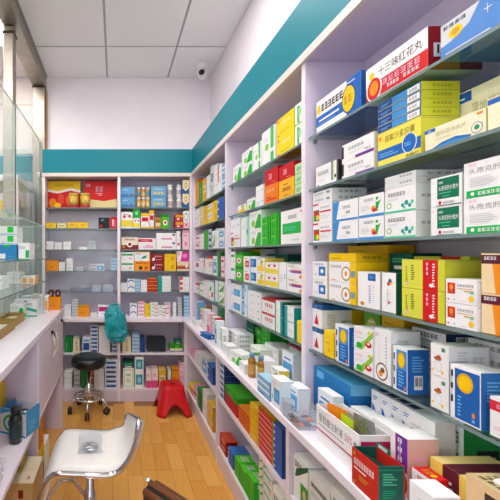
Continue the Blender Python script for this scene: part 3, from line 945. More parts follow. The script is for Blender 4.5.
def back(bay, s, x0, x1, levels, Y=None, d=0.09, lane='f', big=False, name='medicine_box'):
    if Y is None: Y = 3.228 if s in ORD else (3.215 if s == 'w' else 3.16)
    if lane == 'b': Y += 0.097
    if s in ('m', 'p'): xa, xb = LPX[bay][1] + 0.003, LPX[bay + 1][0] - 0.003
    else: xa, xb = BPX[bay][1] + 0.003, BPX[bay + 1][0] - 0.003
    X0 = max((x0 - CX) * Y / F, xa); X1 = min((x1 - CX) * Y / F, xb)
    k = ('B', bay, s, lane)
    X0 = max(X0, LANE.get(k, -99) + 0.002)
    if X1 - X0 < 0.008: return
    LANE[k] = X1
    z, zmax = zshelf(s)
    n_by = {}; seen = {}
    for l in levels: n_by[l[0]] = n_by.get(l[0], 0) + (l[2] if len(l) > 2 else 1)
    for l in levels:
        n = l[2] if len(l) > 2 else 1
        zt = min(H + (CY - l[1]) * Y / F, zmax)
        if zt - z < 0.005: continue
        hh = (zt - z) / n
        for i in range(n):
            j = seen.get(l[0], 0); seen[l[0]] = j + 1
            put(l[0], X1 - X0, min(d, YB - 0.01 - Y), hh - 0.0008, ((X0 + X1) / 2, Y + d / 2, z), 0, where_b(bay, s), big, levels_word(j, n_by[l[0]]), vis=0.8)
            z += hh
def counter(dn, x, y, w, d, h, n=1, rz=0.0, where='on the long worktop', big=True, z=None):
    """far front bottom corner seen at pixel (x, y) on the right worktop"""
    z = ZW + 0.0006 if z is None else z
    X, Y = onplane(x, y, z)
    c, s = math.cos(-math.pi / 2 + rz), math.sin(-math.pi / 2 + rz)
    ctr = Vector((X + c * w / 2 - s * d / 2, Y + s * w / 2 + c * d / 2))
    out = []
    for i in range(n):
        out.append(put(dn, w, d, h - 0.0008, (ctr.x, ctr.y, z + i * h), -math.pi / 2 + rz, where, big, levels_word(i, n), 'boxes on the long worktop'))
    return out

# ---- named designs of the end bay
D('sunblue', 'white and blue carton with big yellow disc', 'W', 'B', 'B', 'r .72 0 1 1 B; r 0 .22 .72 .52 B; e .76 .48 .14 .38 DB; e .76 .48 .125 .34 Y; k .66 .38 .86 .58 GO 2; e .07 .72 .045 .14 Y; k .14 .62 .66 .82 K 6; p .08 .34 .6 .46 W 1; p .04 .26 .5 .30 LB 1; p .74 .88 .97 .93 W 1', 'b .25 .25 .8 .62')
D('redflower', 'white and red carton with round fire emblem', 'W', 'DR', 'W', 'r .16 0 1 .50 R; r 0 0 .16 .44 DR; r .16 .0 1 .08 W; t 十三味红花丸 .24 .60 .93 .84 K; e .16 .34 .145 .34 W; e .16 .34 .125 .30 R; e .16 .36 .08 .2 O; e .12 .72 .05 .1 Y; k .32 .30 .92 .44 PK 6; k .40 .17 .60 .26 W 4; k .66 .17 .90 .26 W 4', 'b .1 .3 .75 .62')
D('nightblue', 'blue carton with white swirl and yellow disc', '#4f86cc', 'B', '#3f78c2', 'q 0 .38 .12 .42 .30 .62 .40 1 0 1 LGY; e .16 .62 .075 .16 Y; e .16 .62 .045 .09 GO; k .03 .82 .28 .92 NB 4; r .47 .55 .475 .80 W; r .44 .67 .51 .69 W; r .58 .75 .583 .9 W; r .56 .82 .60 .834 W; p .06 .06 .55 .16 W 2')
D('whitestripe', 'white carton with blue yellow stripes and black end', 'W', 'K', 'W', 'r .72 .15 .78 1 B; r .79 .15 .85 1 LM; r .95 0 1 1 K; k .12 .55 .62 .72 GY 5; p .12 .3 .5 .36 LGY 1; r .1 .04 .16 .12 NB; e .9 .3 .04 .08 DB')
D('whitepurple', 'white carton with purple base stripe and black corner', 'W', 'OW', 'W', 'r .45 0 1 .16 P; r 0 .2 .07 .9 K; k .22 .58 .72 .74 GY 5; p .22 .36 .8 .46 LGY 2; k .75 .24 .92 .34 GY 3')
D('thinblue', 'thin blue carton with yellow green end', 'B', 'LM', '#c3c832', 'r .04 .12 .97 .88 NB; r .36 .12 .72 .88 SK; r 0 0 1 .06 LM; r .72 .14 .98 .86 W; k .76 .30 .94 .66 GY 3; p .08 .3 .34 .7 LB 2', 'k .3 .35 .8 .65 #a3a02a 5')
D('yellowcaps', 'yellow carton with blue band and round emblem', '#ecdc5a', '#e2dd4a', '#ecdc5a', 't 诺氟沙星胶囊 .18 .68 .88 .88 #6b6420; r 0 .20 1 .50 B; e .76 .42 .16 .27 W; e .76 .42 .145 .25 B; p .66 .36 .86 .48 LB 2; p .06 .28 .52 .42 LB 2; t AIBO .68 .05 .96 .13 K; e .07 .84 .04 .06 O')
D('cream', 'cream carton with blue swoosh and green leaf ring', '#efe9c9', '#e4e29a', '#efe9c9', 'q .05 0 .75 0 .80 .16 .55 .30 .32 .24 B; q .12 0 .72 0 .78 .10 .5 .2 .3 .14 SK; r 0 .82 .2 .98 B; p .06 .87 .16 .93 W 1; t 蒲地蓝消炎片 .2 .56 .72 .76 #b9b48c; p .2 .40 .6 .48 #c9c5a0 2; e .88 .34 .085 .22 B; e .88 .34 .075 .195 #efe9c9; e .88 .36 .04 .1 MG; r .88 .84 .97 .92 O', 'r .25 .1 .45 .9 #cfcf6a; p .5 .2 .9 .8 #bdb86a 5')
D('redfruit', 'white carton with red cap stripe and fruit picture', 'W', 'LGY', 'W', 'r 0 .92 .3 1 R; r .05 .1 .36 .68 #5a6b2a; e .2 .44 .12 .2 R; e .26 .28 .1 .14 Y; e .14 .28 .07 .12 G; k .42 .72 .9 .8 GY 6; r .42 .52 .96 .60 R; p .42 .2 .9 .4 LGY 3')
D('bluecut', 'white carton with slanted sky blue end', 'W', '#d4dfe6', 'W', 'q 0 0 .14 0 .28 1 0 1 SK; r 0 0 1 .1 SK; k .40 .60 .72 .74 GY 5; k .55 .34 .72 .46 K 2; p .36 .2 .7 .28 LGY 2', 'b .5 .2 .9 .8')
D('greenman', 'white carton with leaping green figure', 'W', 'LGY', 'W', 'r 0 0 1 .12 SK; e .74 .78 .05 .07 G; q .68 .25 .76 .2 .82 .5 .9 .7 .78 .62 .70 .64 G; e .60 .38 .08 .1 O; e .64 .28 .09 .08 R; k .22 .72 .62 .84 GY 5; p .1 .3 .5 .55 LGY 4')
D('tealdots', 'white carton with teal molecule dots', 'W', '#dfe3e3', 'W', 'r 0 0 1 .08 BG; e .60 .26 .05 .08 T; e .72 .34 .06 .1 T; e .82 .22 .05 .08 T; e .90 .34 .05 .08 BG; e .66 .16 .04 .06 BG; e .16 .30 .09 .12 LG; e .16 .30 .06 .08 W; k .12 .66 .7 .80 GY 6; p .12 .5 .5 .58 LGY 2', 'k .1 .5 .3 .6 GY 2; r .48 0 .52 1 GY')
D('cefgreen', 'white carton with dark green name panel', 'W', '#e8ecea', 'W', 'r .22 .24 .92 .94 #08704e; t 头孢克肟分散片 .27 .52 .90 .68 W; k .27 .76 .42 .83 W 3; p .28 .42 .8 .48 BG 1; p .40 .31 .66 .36 BG 1; e .32 .11 .045 .07 R; k .42 .07 .78 .14 GY 6; k .04 .8 .14 .86 PK 2; r .2 0 1 .025 #08704e')
D('cefwhite', 'white carton with bright green base strip', 'W', 'LGY', 'W', 'r .04 0 1 .2 #12b454; r .5 0 1 .2 #3fcf78; t 头孢克肟胶囊 .08 .66 .78 .82 GY; k .08 .88 .2 .94 PK 2; k .22 .05 .72 .14 W 8; e .14 .1 .03 .05 W; p .1 .3 .5 .58 LGY 5; p .75 .28 .95 .34 LGY 1')
D('bluesq', 'white carton with blue square emblem', 'W', 'OW', 'W', 'r .46 .22 .90 .72 B; e .68 .47 .14 .16 LB; e .68 .47 .08 .09 W; k .18 .78 .78 .90 GY 6; p .12 .2 .36 .4 LGY 2', 'p .2 .3 .8 .7 #cbbf9f 4')
D('ringyellow', 'white carton with yellow end and ring emblem', 'W', 'Y', 'W', 'r .80 0 1 1 Y; e .66 .42 .17 .36 #a88c58; e .66 .42 .13 .28 W; e .66 .42 .05 .12 O; k .08 .70 .5 .82 GY 6; r .1 .06 .28 .1 O; r .84 .28 .98 .58 #7e9aa0', 'k .3 .2 .8 .6 GO 3')
D('tallblue', 'tall white carton with blue square and gold dot', 'W', '#e8e6e0', 'W', 'r .48 .76 .82 .96 B; k .56 .82 .74 .9 LB 2; e .22 .1 .1 .055 GO; p .52 .14 .62 .66 B 9; p .70 .2 .78 .7 LGY 8')
D('tallgreen', 'tall white carton with coloured dots and green side', 'W', 'DG', 'DG', 'e .5 .72 .12 .05 R; e .66 .75 .12 .05 Y; e .6 .80 .12 .05 B; p .4 .2 .5 .6 GY 8; p .62 .25 .68 .6 PK 5; e .55 .25 .08 .03 R', 'p .3 .2 .7 .8 BG 5')
D('limered', 'lime carton with broad red band', '#d9d94a', '#c9c93a', '#d9d94a', 'r .52 0 .86 1 R; r .86 0 1 1 #cfd23e; p .10 .2 .16 .8 #5d6020 8; p .24 .3 .34 .85 #6a6d26 7; k .60 .5 .66 .9 PK 1; p .74 .12 .80 .92 W 9; e .72 .16 .05 .06 W; e .13 .16 .04 .06 PK')
D('redseal', 'white carton with red square gold seal', 'W', 'W', 'W', 'r .06 .38 .32 .84 R; e .19 .66 .07 .13 O; k .11 .44 .27 .52 GO 3; k .40 .70 .92 .80 GY 6; r .40 .60 .88 .63 GO; r .62 .50 .92 .55 GO; r .80 .44 .92 .52 BG; e .84 .24 .08 .12 Y; e .10 .14 .03 .04 R; r .28 .12 .34 .17 LB; p .5 .1 .74 .14 LGY 1')
D('maroon', 'beige carton with maroon head and orange stripe', '#ecd2a8', '#e2c79b', '#efb87a', 'r 0 .74 1 .96 MA; q .26 0 .42 0 .34 .74 .20 .74 O; k .05 .84 .28 .92 W 4; t 阿 .55 .78 .72 .92 W; p .5 .60 .9 .68 BR 1; e .88 .06 .1 .05 O')
D('redtri', 'white carton with blue top and red triangle', 'W', 'W', '#1c5a93', 'r 0 .80 1 1 #1c5a93; q .2 .14 .68 .14 .46 .62 R; k .2 .85 .5 .94 LB 4; p .1 .66 .6 .72 LGY 1', 'r 0 .80 1 1 #1c5a93; p .15 .15 .45 .65 #cbbf9f 7; b .55 .15 .9 .4')
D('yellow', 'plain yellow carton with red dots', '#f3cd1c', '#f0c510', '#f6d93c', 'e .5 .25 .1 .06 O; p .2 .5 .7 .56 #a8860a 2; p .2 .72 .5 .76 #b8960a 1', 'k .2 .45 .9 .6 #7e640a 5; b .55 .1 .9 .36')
D('sunkid', 'white carton with blue panel and sun disc', 'W', 'B', 'W', 'r .26 .03 .96 .94 SK; r .26 .03 .96 .5 B; e .60 .72 .25 .19 #e2a818; e .60 .72 .19 .145 Y; k .06 .1 .18 .85 K 1; p .4 .12 .8 .5 LB 5; r .8 .06 .9 .14 O', 'r .06 .04 .94 .94 B; p .2 .5 .8 .88 LB 6; b .3 .1 .7 .42')
D('fruitgreen', 'white carton with lime sweep and fruit picture', 'W', 'W', 'W', 'q .05 .05 .45 .02 1 .7 1 .95 .6 .5 LG; e .78 .32 .16 .13 R; e .78 .36 .07 .05 W; e .3 .2 .16 .12 G; k .12 .7 .5 .8 PK 3; p .1 .5 .5 .6 LGY 2; e .85 .85 .1 .08 LM', 'p .2 .2 .8 .8 LGY 6')
D('cookie', 'tall white carton with round biscuit picture', 'W', 'W', 'W', 'e .46 .2 .36 .17 #7c5230; e .46 .2 .30 .14 W; e .40 .16 .12 .06 O; e .52 .23 .12 .05 #7c5230; p .7 .35 .78 .9 GY 9; p .3 .4 .36 .75 LGY 7; k .1 .85 .3 .92 PK 2', 'p .2 .3 .8 .9 LGY 6')
D('eggman', 'white carton with small brown and yellow motif', 'W', 'W', 'W', 'e .42 .32 .2 .17 LGY; e .42 .32 .17 .15 W; e .40 .56 .22 .06 #b5732c; e .46 .62 .12 .05 #c2452c; e .66 .16 .07 .06 Y; e .12 .18 .05 .05 Y; r .62 .8 .82 .92 #4f8f6a; p .2 .04 .6 .08 LGY 1', 'p .2 .2 .5 .9 LGY 8; k .6 .4 .9 .7 LGY 2')
D('thinwhite', 'thin white carton with grey lettering', 'W', '#e4e4e4', 'W', 'k .12 .40 .60 .72 GY 5; b .70 .2 .92 .8; p .1 .15 .5 .25 LGY 1', 'k .2 .3 .8 .7 GY 4')
D('thinblueend', 'thin white carton with navy end', 'W', '#1d3f6e', 'W', 'k .15 .5 .8 .8 K 6; p .2 .15 .7 .4 GY 2', 'b .3 .2 .8 .8')
D('thinyellow', 'thin bright yellow carton', '#f2c412', '#e0b010', '#f5d335', 'p .1 .3 .5 .5 #a8860a 1', 'k .2 .35 .8 .65 #8e700c 4')
D('darkgreen', 'dark green carton with white lettering', '#0d5c50', '#0a4a42', '#0f6a5a', 'r .2 .1 .8 .3 W; p .1 .5 .9 .8 BG 2', 'p .1 .3 .8 .7 BG 2')
D('melon', 'green carton with red melon picture', '#6cae3a', '#5a9a30', '#d9e04a', 'e .5 .5 .4 .4 LM; e .5 .45 .32 .3 R; p .3 .8 .7 .9 W 1')
D('orangeyellow', 'orange yellow carton with fine brown lettering', '#f5bf1e', '#f0b010', '#f7cf3a', 'p .1 .6 .5 .7 #9a6a0a 1; k .1 .2 .6 .4 #b9850c 4', 'p .2 .3 .8 .7 #b9850c 3')
D('bluechest', 'large plain blue carton with white flap', '#1b74b8', '#1a6cae', '#4fa3d6', 'p .2 .2 .8 .5 SK 3; r .1 .8 .3 .95 LB', 'r 0 .8 .6 1 LB')
D('whitebluewave', 'white carton with blue wave panel', 'W', 'W', 'W', 'r .08 .3 .92 .76 B; q .08 .76 .92 .76 .92 .50 .5 .60 .3 .72 W; p .2 .84 .8 .92 B 2; e .75 .42 .1 .04 O', 'r .1 .06 .9 .4 B; p .2 .7 .8 .8 GY 2', 'r .1 .1 .9 .3 NB')
D('whitecode', 'white carton with bar code and faint print', 'W', '#efece8', 'W', 'b .62 .62 .90 .82; p .08 .66 .5 .86 LGY 3; p .5 .2 .9 .35 LGY 3; p .08 .3 .4 .36 LGY 1', 'p .2 .3 .8 .6 PK 2')
D('purplekid', 'purple and white carton with round orange motif', 'W', '#e9b9b0', 'W', 'r .30 .42 1 1 P; r .30 .42 .36 1 M; k .45 .55 .72 .95 W 2; e .7 .22 .3 .2 #a64a2a; e .7 .22 .22 .15 O', 'p .2 .3 .8 .8 PK 3')
D('redgold', 'white and red carton with gold lettering', 'W', 'R', 'R', 'k .1 .38 .9 .62 GO 4; r 0 0 1 .12 #e6d9a0; k .3 .8 .7 .9 R 3', 'k .2 .2 .8 .6 GO 2', 'e .7 .5 .1 .2 Y; k .2 .3 .6 .7 GO 2')
D('yellowbrown', 'yellow carton with brown wrap band', '#ecc95a', '#f0d070', '#f1d88a', 'r .28 0 .62 1 MA; p .38 .3 .5 .8 W 4', 'r .1 .2 .6 .8 #efd27a', 'r .28 .0 .62 1 MA; p .65 .1 .95 .4 BR 3')
D('beigecarton', 'beige carton with red and brown stripes', '#dcb98c', '#e2c49a', '#c9b48a', 'r .35 0 .60 .9 #3a2a20; r .8 0 1 .6 R; p .4 .2 .5 .8 W 3', 'r .1 .1 .4 .8 R', 'r 0 .6 1 .9 #c65a3a; k .1 .1 .9 .4 #8a7a4a 5; e .3 .4 .12 .2 W')
D('greenpack', 'green and white carton with black text strip', '#e9f2ea', '#1c9a44', '#e3efe6', 'k .1 .68 .85 .84 GY 4; k .1 .40 .85 .54 GY 4; k .1 .12 .85 .26 GY 4; r 0 0 .06 1 R; r 0 .3 .1 .5 GO', 'r .35 .35 .95 .62 K; k .4 .42 .9 .54 GY 4; r 0 0 1 .1 DG')
D('whitegreenline', 'white carton with thin green diagonal line', 'W', 'W', 'W', 'q 0 .46 .06 .46 1 .06 1 0 .94 0 MG; q 0 .62 .03 .62 1 .2 1 .15 BG; p .4 .6 .9 .8 LGY 2')
D('redgreenflap', 'red carton with dark green end', '#c8281e', '#0c5a50', '#0a4a42', 'k .1 .60 .9 .76 W 8; p .1 .48 .9 .56 W 1; p .3 .26 .7 .40 GO 2; e .12 .88 .04 .06 GO; e .10 .08 .04 .06 GO', 'r .06 .04 .94 .06 MG; p .2 .52 .75 .85 BG 5; p .2 .14 .7 .42 MG 5; r .04 .9 .96 .92 MG')
D('sunkid2', 'large deep blue carton with yellow sun disc', 'W', '#2a6cb5', 'W', 'r .16 .03 .97 .95 #1e5fae; e .50 .72 .27 .18 #e2a818; e .50 .72 .21 .14 Y; k .03 .3 .12 .9 K 1; p .26 .1 .40 .5 LB 6; e .78 .2 .05 .05 O; e .78 .1 .05 .03 LB', 'r .06 .04 .94 .94 #2a6cb5; p .2 .5 .8 .88 LB 6')
D('creamend', 'plain cream carton with yellow green end', '#efe9c9', '#e4e29a', '#efe9c9', 'r 0 .82 .2 .98 B; p .2 .4 .7 .6 #c9c5a0 3', 'r .25 .1 .45 .9 #cfcf6a; p .5 .2 .9 .8 #bdb86a 5')
D('thingrey', 'thin pale grey carton with dark code', '#e2e4e4', '#d4d6d6', '#ebecec', 'k .5 .4 .9 .75 GY 4; p .1 .3 .4 .5 LGY 1', 'k .2 .3 .8 .7 GY 4')
# ---- middle bay designs
D('greenleaf', 'white carton with green leaf corner', 'W', '#dff0df', 'W', 'q .45 0 1 0 1 .7 .8 .8 .6 .4 G; e .35 .3 .15 .2 LG; k .12 .7 .6 .84 LGY 4', 'r .1 .1 .9 .3 G')
D('greenside', 'white carton with green edge band', 'W', 'W', 'W', 'r .68 0 .9 1 #3fc04a; e .4 .5 .14 .1 LG; p .15 .68 .55 .8 LGY 2; r .68 .3 .9 .4 W', 'p .2 .1 .8 .7 #6a8a8a 8')
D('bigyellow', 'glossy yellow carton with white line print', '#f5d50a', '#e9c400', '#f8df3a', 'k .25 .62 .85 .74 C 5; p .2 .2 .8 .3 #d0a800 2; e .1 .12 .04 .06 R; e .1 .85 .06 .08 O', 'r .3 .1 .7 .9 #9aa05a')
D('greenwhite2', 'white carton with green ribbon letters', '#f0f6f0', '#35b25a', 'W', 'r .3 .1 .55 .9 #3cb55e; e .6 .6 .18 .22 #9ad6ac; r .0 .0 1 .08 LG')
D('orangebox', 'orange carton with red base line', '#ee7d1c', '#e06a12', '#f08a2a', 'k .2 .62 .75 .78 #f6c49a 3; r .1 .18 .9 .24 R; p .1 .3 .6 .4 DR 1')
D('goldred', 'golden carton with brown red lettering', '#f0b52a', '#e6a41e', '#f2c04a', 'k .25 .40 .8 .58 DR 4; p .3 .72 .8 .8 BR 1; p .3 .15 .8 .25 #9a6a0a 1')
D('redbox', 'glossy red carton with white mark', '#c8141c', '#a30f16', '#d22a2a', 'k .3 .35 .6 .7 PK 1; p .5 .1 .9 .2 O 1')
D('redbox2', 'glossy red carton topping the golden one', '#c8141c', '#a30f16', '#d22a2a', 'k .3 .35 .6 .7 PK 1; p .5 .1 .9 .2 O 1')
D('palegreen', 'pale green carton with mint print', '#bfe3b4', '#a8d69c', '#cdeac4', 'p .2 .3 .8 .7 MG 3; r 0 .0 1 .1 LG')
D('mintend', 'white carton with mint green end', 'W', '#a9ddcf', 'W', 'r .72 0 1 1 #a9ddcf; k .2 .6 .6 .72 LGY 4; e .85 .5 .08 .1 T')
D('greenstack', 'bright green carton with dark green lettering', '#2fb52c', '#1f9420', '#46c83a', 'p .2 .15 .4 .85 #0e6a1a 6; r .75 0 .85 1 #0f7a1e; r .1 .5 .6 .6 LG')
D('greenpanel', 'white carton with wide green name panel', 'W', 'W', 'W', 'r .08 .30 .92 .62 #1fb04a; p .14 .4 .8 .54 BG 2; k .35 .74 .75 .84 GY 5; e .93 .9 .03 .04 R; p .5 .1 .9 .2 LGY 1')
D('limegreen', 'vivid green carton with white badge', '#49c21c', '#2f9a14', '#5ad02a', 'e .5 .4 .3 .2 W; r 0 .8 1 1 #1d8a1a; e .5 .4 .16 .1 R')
D('redpill', 'white carton with red square panel', 'W', 'W', 'W', 'r .3 .16 .9 .66 #d8331c; e .6 .4 .15 .12 PK; p .2 .8 .8 .9 GY 1')
D('bluepill', 'white carton with deep blue panel', '#e6edf2', 'W', 'W', 'r .15 .2 .95 .8 #2a6ab5; e .4 .5 .2 .2 LB; r 0 0 .1 1 LB')
D('yellowfruit', 'white carton with yellow citrus panel', 'W', '#f0d64a', 'W', 'r .1 .05 .9 .40 Y; e .6 .6 .2 .2 #e8c83a; e .7 .75 .1 .1 G; k .2 .86 .7 .94 GY 3')
D('purplebar', 'white carton with purple bar and orange corner', 'W', 'W', 'W', 'r .28 .38 .95 .58 #8a4aa0; r .28 .56 .95 .62 O; e .2 .5 .05 .08 P; e .88 .15 .1 .12 O; p .3 .74 .9 .84 LGY 2; r .1 .8 .5 .95 #d8cfb0')
D('lightblue', 'white carton with light blue photo panel', 'W', '#d8e6ef', 'W', 'r .3 .18 .92 .66 #5a9fd4; e .55 .4 .2 .14 LB; p .1 .78 .7 .88 LGY 2; e .15 .3 .06 .1 LB')
D('whiteblock', 'plain white carton with grey side print', 'W', '#d9d9d6', 'W', 'p .15 .3 .6 .6 LGY 3; e .82 .5 .06 .1 LB', 'p .2 .2 .8 .8 GY 5')
D('redtop', 'white carton with red top and red word', 'W', 'W', '#c8202a', 'k .25 .42 .85 .66 R 4; p .2 .15 .8 .28 LGY 2; r 0 .86 1 1 #c8202a', 'r .0 .0 .3 1 G; r .3 0 .6 1 B')
D('greenblue', 'white carton with green and blue end bars', 'W', '#1a6a3a', 'W', 'r .62 0 .8 1 G; r .8 0 1 1 B; p .1 .3 .5 .5 LGY 3', 'r .3 .1 .9 .9 #0f5a2e')
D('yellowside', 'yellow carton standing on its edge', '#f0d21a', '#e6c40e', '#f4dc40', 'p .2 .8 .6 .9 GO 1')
# ---- back wall designs
D('giftfire', 'red gift box with yellow wave top', '#d0121a', '#8a0c12', '#e8c52a', 'q 0 .62 .3 .55 .7 .66 1 .58 1 1 0 1 Y; q 0 .62 .3 .55 .7 .66 1 .58 1 .66 .7 .74 .3 .63 0 .70 W; k .18 .8 .8 .88 GO 8; e .15 .22 .12 .16 O; e .4 .35 .1 .2 #e0452a; e .68 .3 .13 .2 #f06a2a; e .3 .12 .1 .1 Y', noun='gift box')
D('giftred', 'red gift box with pale gold base', '#d40f16', '#8a0c12', '#d40f16', 'q 0 0 1 0 1 .36 .6 .28 .2 .34 0 .46 #ead79a; k .35 .62 .6 .8 PK 2; p .35 .55 .6 .58 W 1; k .05 .8 .2 .9 W 2; r .44 .49 .54 .51 W')
D('tin', 'small gold printed tin', '#d9b23a', '#c99e28', '#c4c4c4', 'r 0 0 1 .2 R; e .5 .5 .3 .25 #e9e0b0; k .2 .78 .8 .9 DR 3')
D('yellowlow', 'low yellow carton with red word', '#f2cc2a', '#e0b81e', '#f4d64a', 'k .3 .4 .7 .6 R 3; r 0 0 1 .08 O; r 0 .92 1 1 O')
D('creamlow', 'low cream carton with brown word', '#eadfa8', '#d9cc90', '#efe6ba', 'k .25 .4 .75 .6 #7a6a3a 4; r 0 0 1 .08 GO')
D('blackred', 'black carton with red square', '#1d2024', '#17191c', '#2a2d31', 'r .12 .12 .35 .32 R; e .3 .75 .06 .1 GY; e .45 .8 .05 .08 LB')
D('redwhite', 'red carton with white upright letters', '#c2101c', '#a00c16', '#d22a34', 'r .3 .2 .55 .8 PK; p .65 .2 .8 .8 PK 4')
D('blueglass', 'sky blue carton with dark wave', '#5d9fd0', '#4a88b8', '#8abfe2', 'q 0 0 1 0 1 .3 .6 .2 .3 .35 0 .25 #3f78b4; p .15 .7 .5 .8 W 1; e .72 .3 .08 .1 #b0486a', '')
D('bluegold', 'sky blue carton with gold row', '#6ba8cf', '#5590b8', '#9ac6e0', 'e .25 .35 .1 .14 #d9c27a; e .5 .35 .1 .14 #d9c27a; e .75 .35 .1 .14 #d9c27a; p .2 .7 .8 .8 W 1; r 0 0 1 .08 #3f86b8')
D('bluecrest', 'cream and blue carton with gold crest', '#e9ddb0', '#3a6a9a', '#e6d9a2', 'q 0 0 1 0 1 .42 .5 .2 0 .42 #2a5f9c; e .5 .62 .2 .2 GO; e .5 .62 .12 .12 #f2e8c4')
D('yellowwhite', 'white carton with yellow lower half', 'W', '#efe6b8', 'W', 'r 0 .1 1 .5 #f0d84a; e .3 .72 .1 .1 R; e .75 .75 .1 .1 R; p .2 .84 .7 .9 GY 1')
D('greenpouch', 'bright green carton with pale mark', '#19a83c', '#128a30', '#2cc04c', 'e .5 .55 .2 .2 #8fe09a')
D('redcap', 'white carton with red and yellow head', 'W', 'W', '#e9c52a', 'r 0 .78 1 1 #eab92a; r .1 .45 .9 .72 R; p .2 .2 .8 .3 LGY 1; r 0 0 1 .1 Y')
D('brownsm', 'small amber brown carton', '#c98a3a', '#b0742a', '#d39a4c', 'r .1 .2 .9 .5 #e9d9a0; k .2 .6 .8 .8 BR 2')
D('pinkyellow', 'red carton with yellow lettered band', '#c22a3c', '#a01c30', '#d0485a', 'r .1 .55 .95 .85 Y; k .2 .62 .8 .78 DR 3; e .4 .3 .16 .14 W')
D('pinkgreen', 'white carton with green arc and pink base', '#f4f0f0', '#f0d9e0', 'W', 'e .5 .66 .35 .26 #6cc4a0; e .5 .66 .25 .17 W; r 0 0 1 .35 PK; e .5 .2 .12 .08 R')
D('maroonpic', 'cream carton with maroon base picture', '#eadcc4', '#d0bfa4', '#eadcc4', 'r 0 0 1 .36 #8a2420; e .5 .42 .18 .24 W; e .5 .42 .1 .14 #8a2420; k .2 .75 .8 .88 BR 5; e .12 .2 .08 .1 GO')
D('redslip', 'white carton with red title bar', 'W', 'W', 'W', 'r 0 .66 .8 .92 #d2283a; k .15 .74 .6 .84 PK 5; q .2 .1 .8 .1 .9 .3 .5 .45 PK; p .1 .2 .4 .3 PK 2')
D('pinkbar', 'white carton with magenta word bars', '#f6f2f5', '#ece4ea', 'W', 'r .25 .22 .8 .36 #d84a98; p .25 .5 .7 .56 PK 1; e .88 .78 .08 .12 P')
D('palepink', 'pale pink carton with rose mark', '#f2c9d6', '#e2b4c4', '#f6d6e0', 'e .5 .3 .15 .12 #e0788c; p .2 .7 .8 .8 #e0788c 1; r 0 .86 1 1 #e49ab0')
D('greenword', 'white carton with green word and red bird', 'W', '#eaf2ea', 'W', 'r .05 .62 .9 .82 #3aa85a; e .7 .32 .14 .12 PK; p .1 .2 .5 .3 LGY 1')
D('leafgold', 'white carton with gold edge and green leaf', 'W', 'W', '#e9b54a', 'r 0 .9 1 1 #e9b54a; r .94 0 1 1 #e9b54a; q .4 .2 .75 .3 .8 .6 .55 .5 MG; k .1 .7 .4 .8 P 3')
D('orangepack', 'orange carton with brown figures', '#f0981e', '#d98412', '#f4ab3e', 'k .1 .7 .9 .85 DR 5; e .4 .3 .12 .2 BR; e .75 .3 .12 .2 #c25a1a')
D('maroonpack', 'maroon carton with white emblem', '#8c1a22', '#70121a', '#9c2a32', 'k .3 .65 .9 .8 PK 4; q .1 .2 .3 .2 .35 .6 .15 .5 W; p .4 .3 .9 .4 PK 1')
D('goldpack', 'golden yellow carton with ochre square', '#f2c61a', '#d9ad10', '#f5d340', 'r .55 .2 .85 .7 #dba514; p .1 .7 .5 .8 GO 1')
D('magenta', 'magenta and white carton', '#f2e6ec', '#e9d4de', '#f2b8cf', 'q .3 0 1 0 1 1 .45 1 #d6389a; e .65 .55 .2 .2 #f08ac4; k .05 .6 .25 .8 O 1')
D('rustpack', 'rust and cream striped carton', '#e9d3b4', '#c25a2a', '#e9d3b4', 'r 0 .2 1 .5 #b9442a; r 0 .55 1 .62 O; e .8 .5 .1 .2 W')
D('bluestripe', 'pale blue carton with white stripes', '#7fb3d9', '#6aa0c8', '#a6cce6', 'r 0 .3 1 .42 W; r 0 .65 1 .77 W; p .2 .1 .8 .2 NB 1')
D('redgoldpack', 'deep red carton with gold lines', '#b8141c', '#980e16', '#c4302e', 'r 0 .45 1 .56 GO; r 0 .88 1 1 GO; p .2 .2 .8 .3 O 1')
D('tealend', 'white carton with teal end band', 'W', '#1aa09a', 'W', 'r 0 0 .32 1 #1aa09a; p .45 .4 .9 .6 LGY 2; r 0 0 1 .05 T')
D('redflag', 'white carton with red flag corner', 'W', 'W', 'W', 'r 0 .4 .3 1 #e0442a; p .4 .3 .9 .6 LGY 3')
D('bluearc', 'white carton with blue arc', 'W', 'W', 'W', 'e .5 .6 .4 .3 B; e .5 .5 .3 .22 W; p .2 .1 .8 .2 GY 1')
D('pinkword', 'pink and white carton with red word', '#f4e4ea', '#f0ccd8', '#ef9ab8', 'r .1 .4 .9 .65 M; r 0 .8 1 1 PK')
D('greenred', 'white carton with green and red leaf marks', 'W', 'W', 'W', 'q .1 .5 .5 .55 .6 .8 .25 .75 G; q .5 .2 .95 .2 .9 .5 .6 .45 R; p .1 .15 .4 .25 GY 1')
D('whitepack', 'small plain white carton', '#f1eff0', '#dcdadd', '#f4f2f3', 'p .2 .4 .8 .6 LGY 2; r 0 .9 1 1 LGY')
D('navyrow', 'white carton with navy end stripes', '#e9ebf0', '#2a3f7c', 'W', 'r .1 .15 .9 .62 #2f4c94; r .1 .7 .9 .85 LB')
D('greenmed', 'solid green carton with pale letters', '#12883a', '#0d6e2c', '#1d9c48', 'p .2 .2 .4 .8 #9ad6a8 5; r .7 0 .78 1 #0a5a24')
D('creamnotch', 'cream carton with brown letter column', '#eae0b8', '#dccf9f', '#f0e8ca', 'p .4 .1 .7 .9 #8a7a4a 6')
D('greycode', 'pale grey carton with dark label band', '#d6d8dc', '#c2c5ca', '#e6e7ea', 'r .1 .5 .9 .75 #6a7078; k .2 .56 .8 .7 LGY 4; p .1 .2 .8 .4 GY 3')
D('orangecube', 'square orange carton', '#f0961a', '#d97f0c', '#f4ab3c', 'p .3 .3 .7 .5 #c46a0a 2; r 0 .9 1 1 #c4780c')
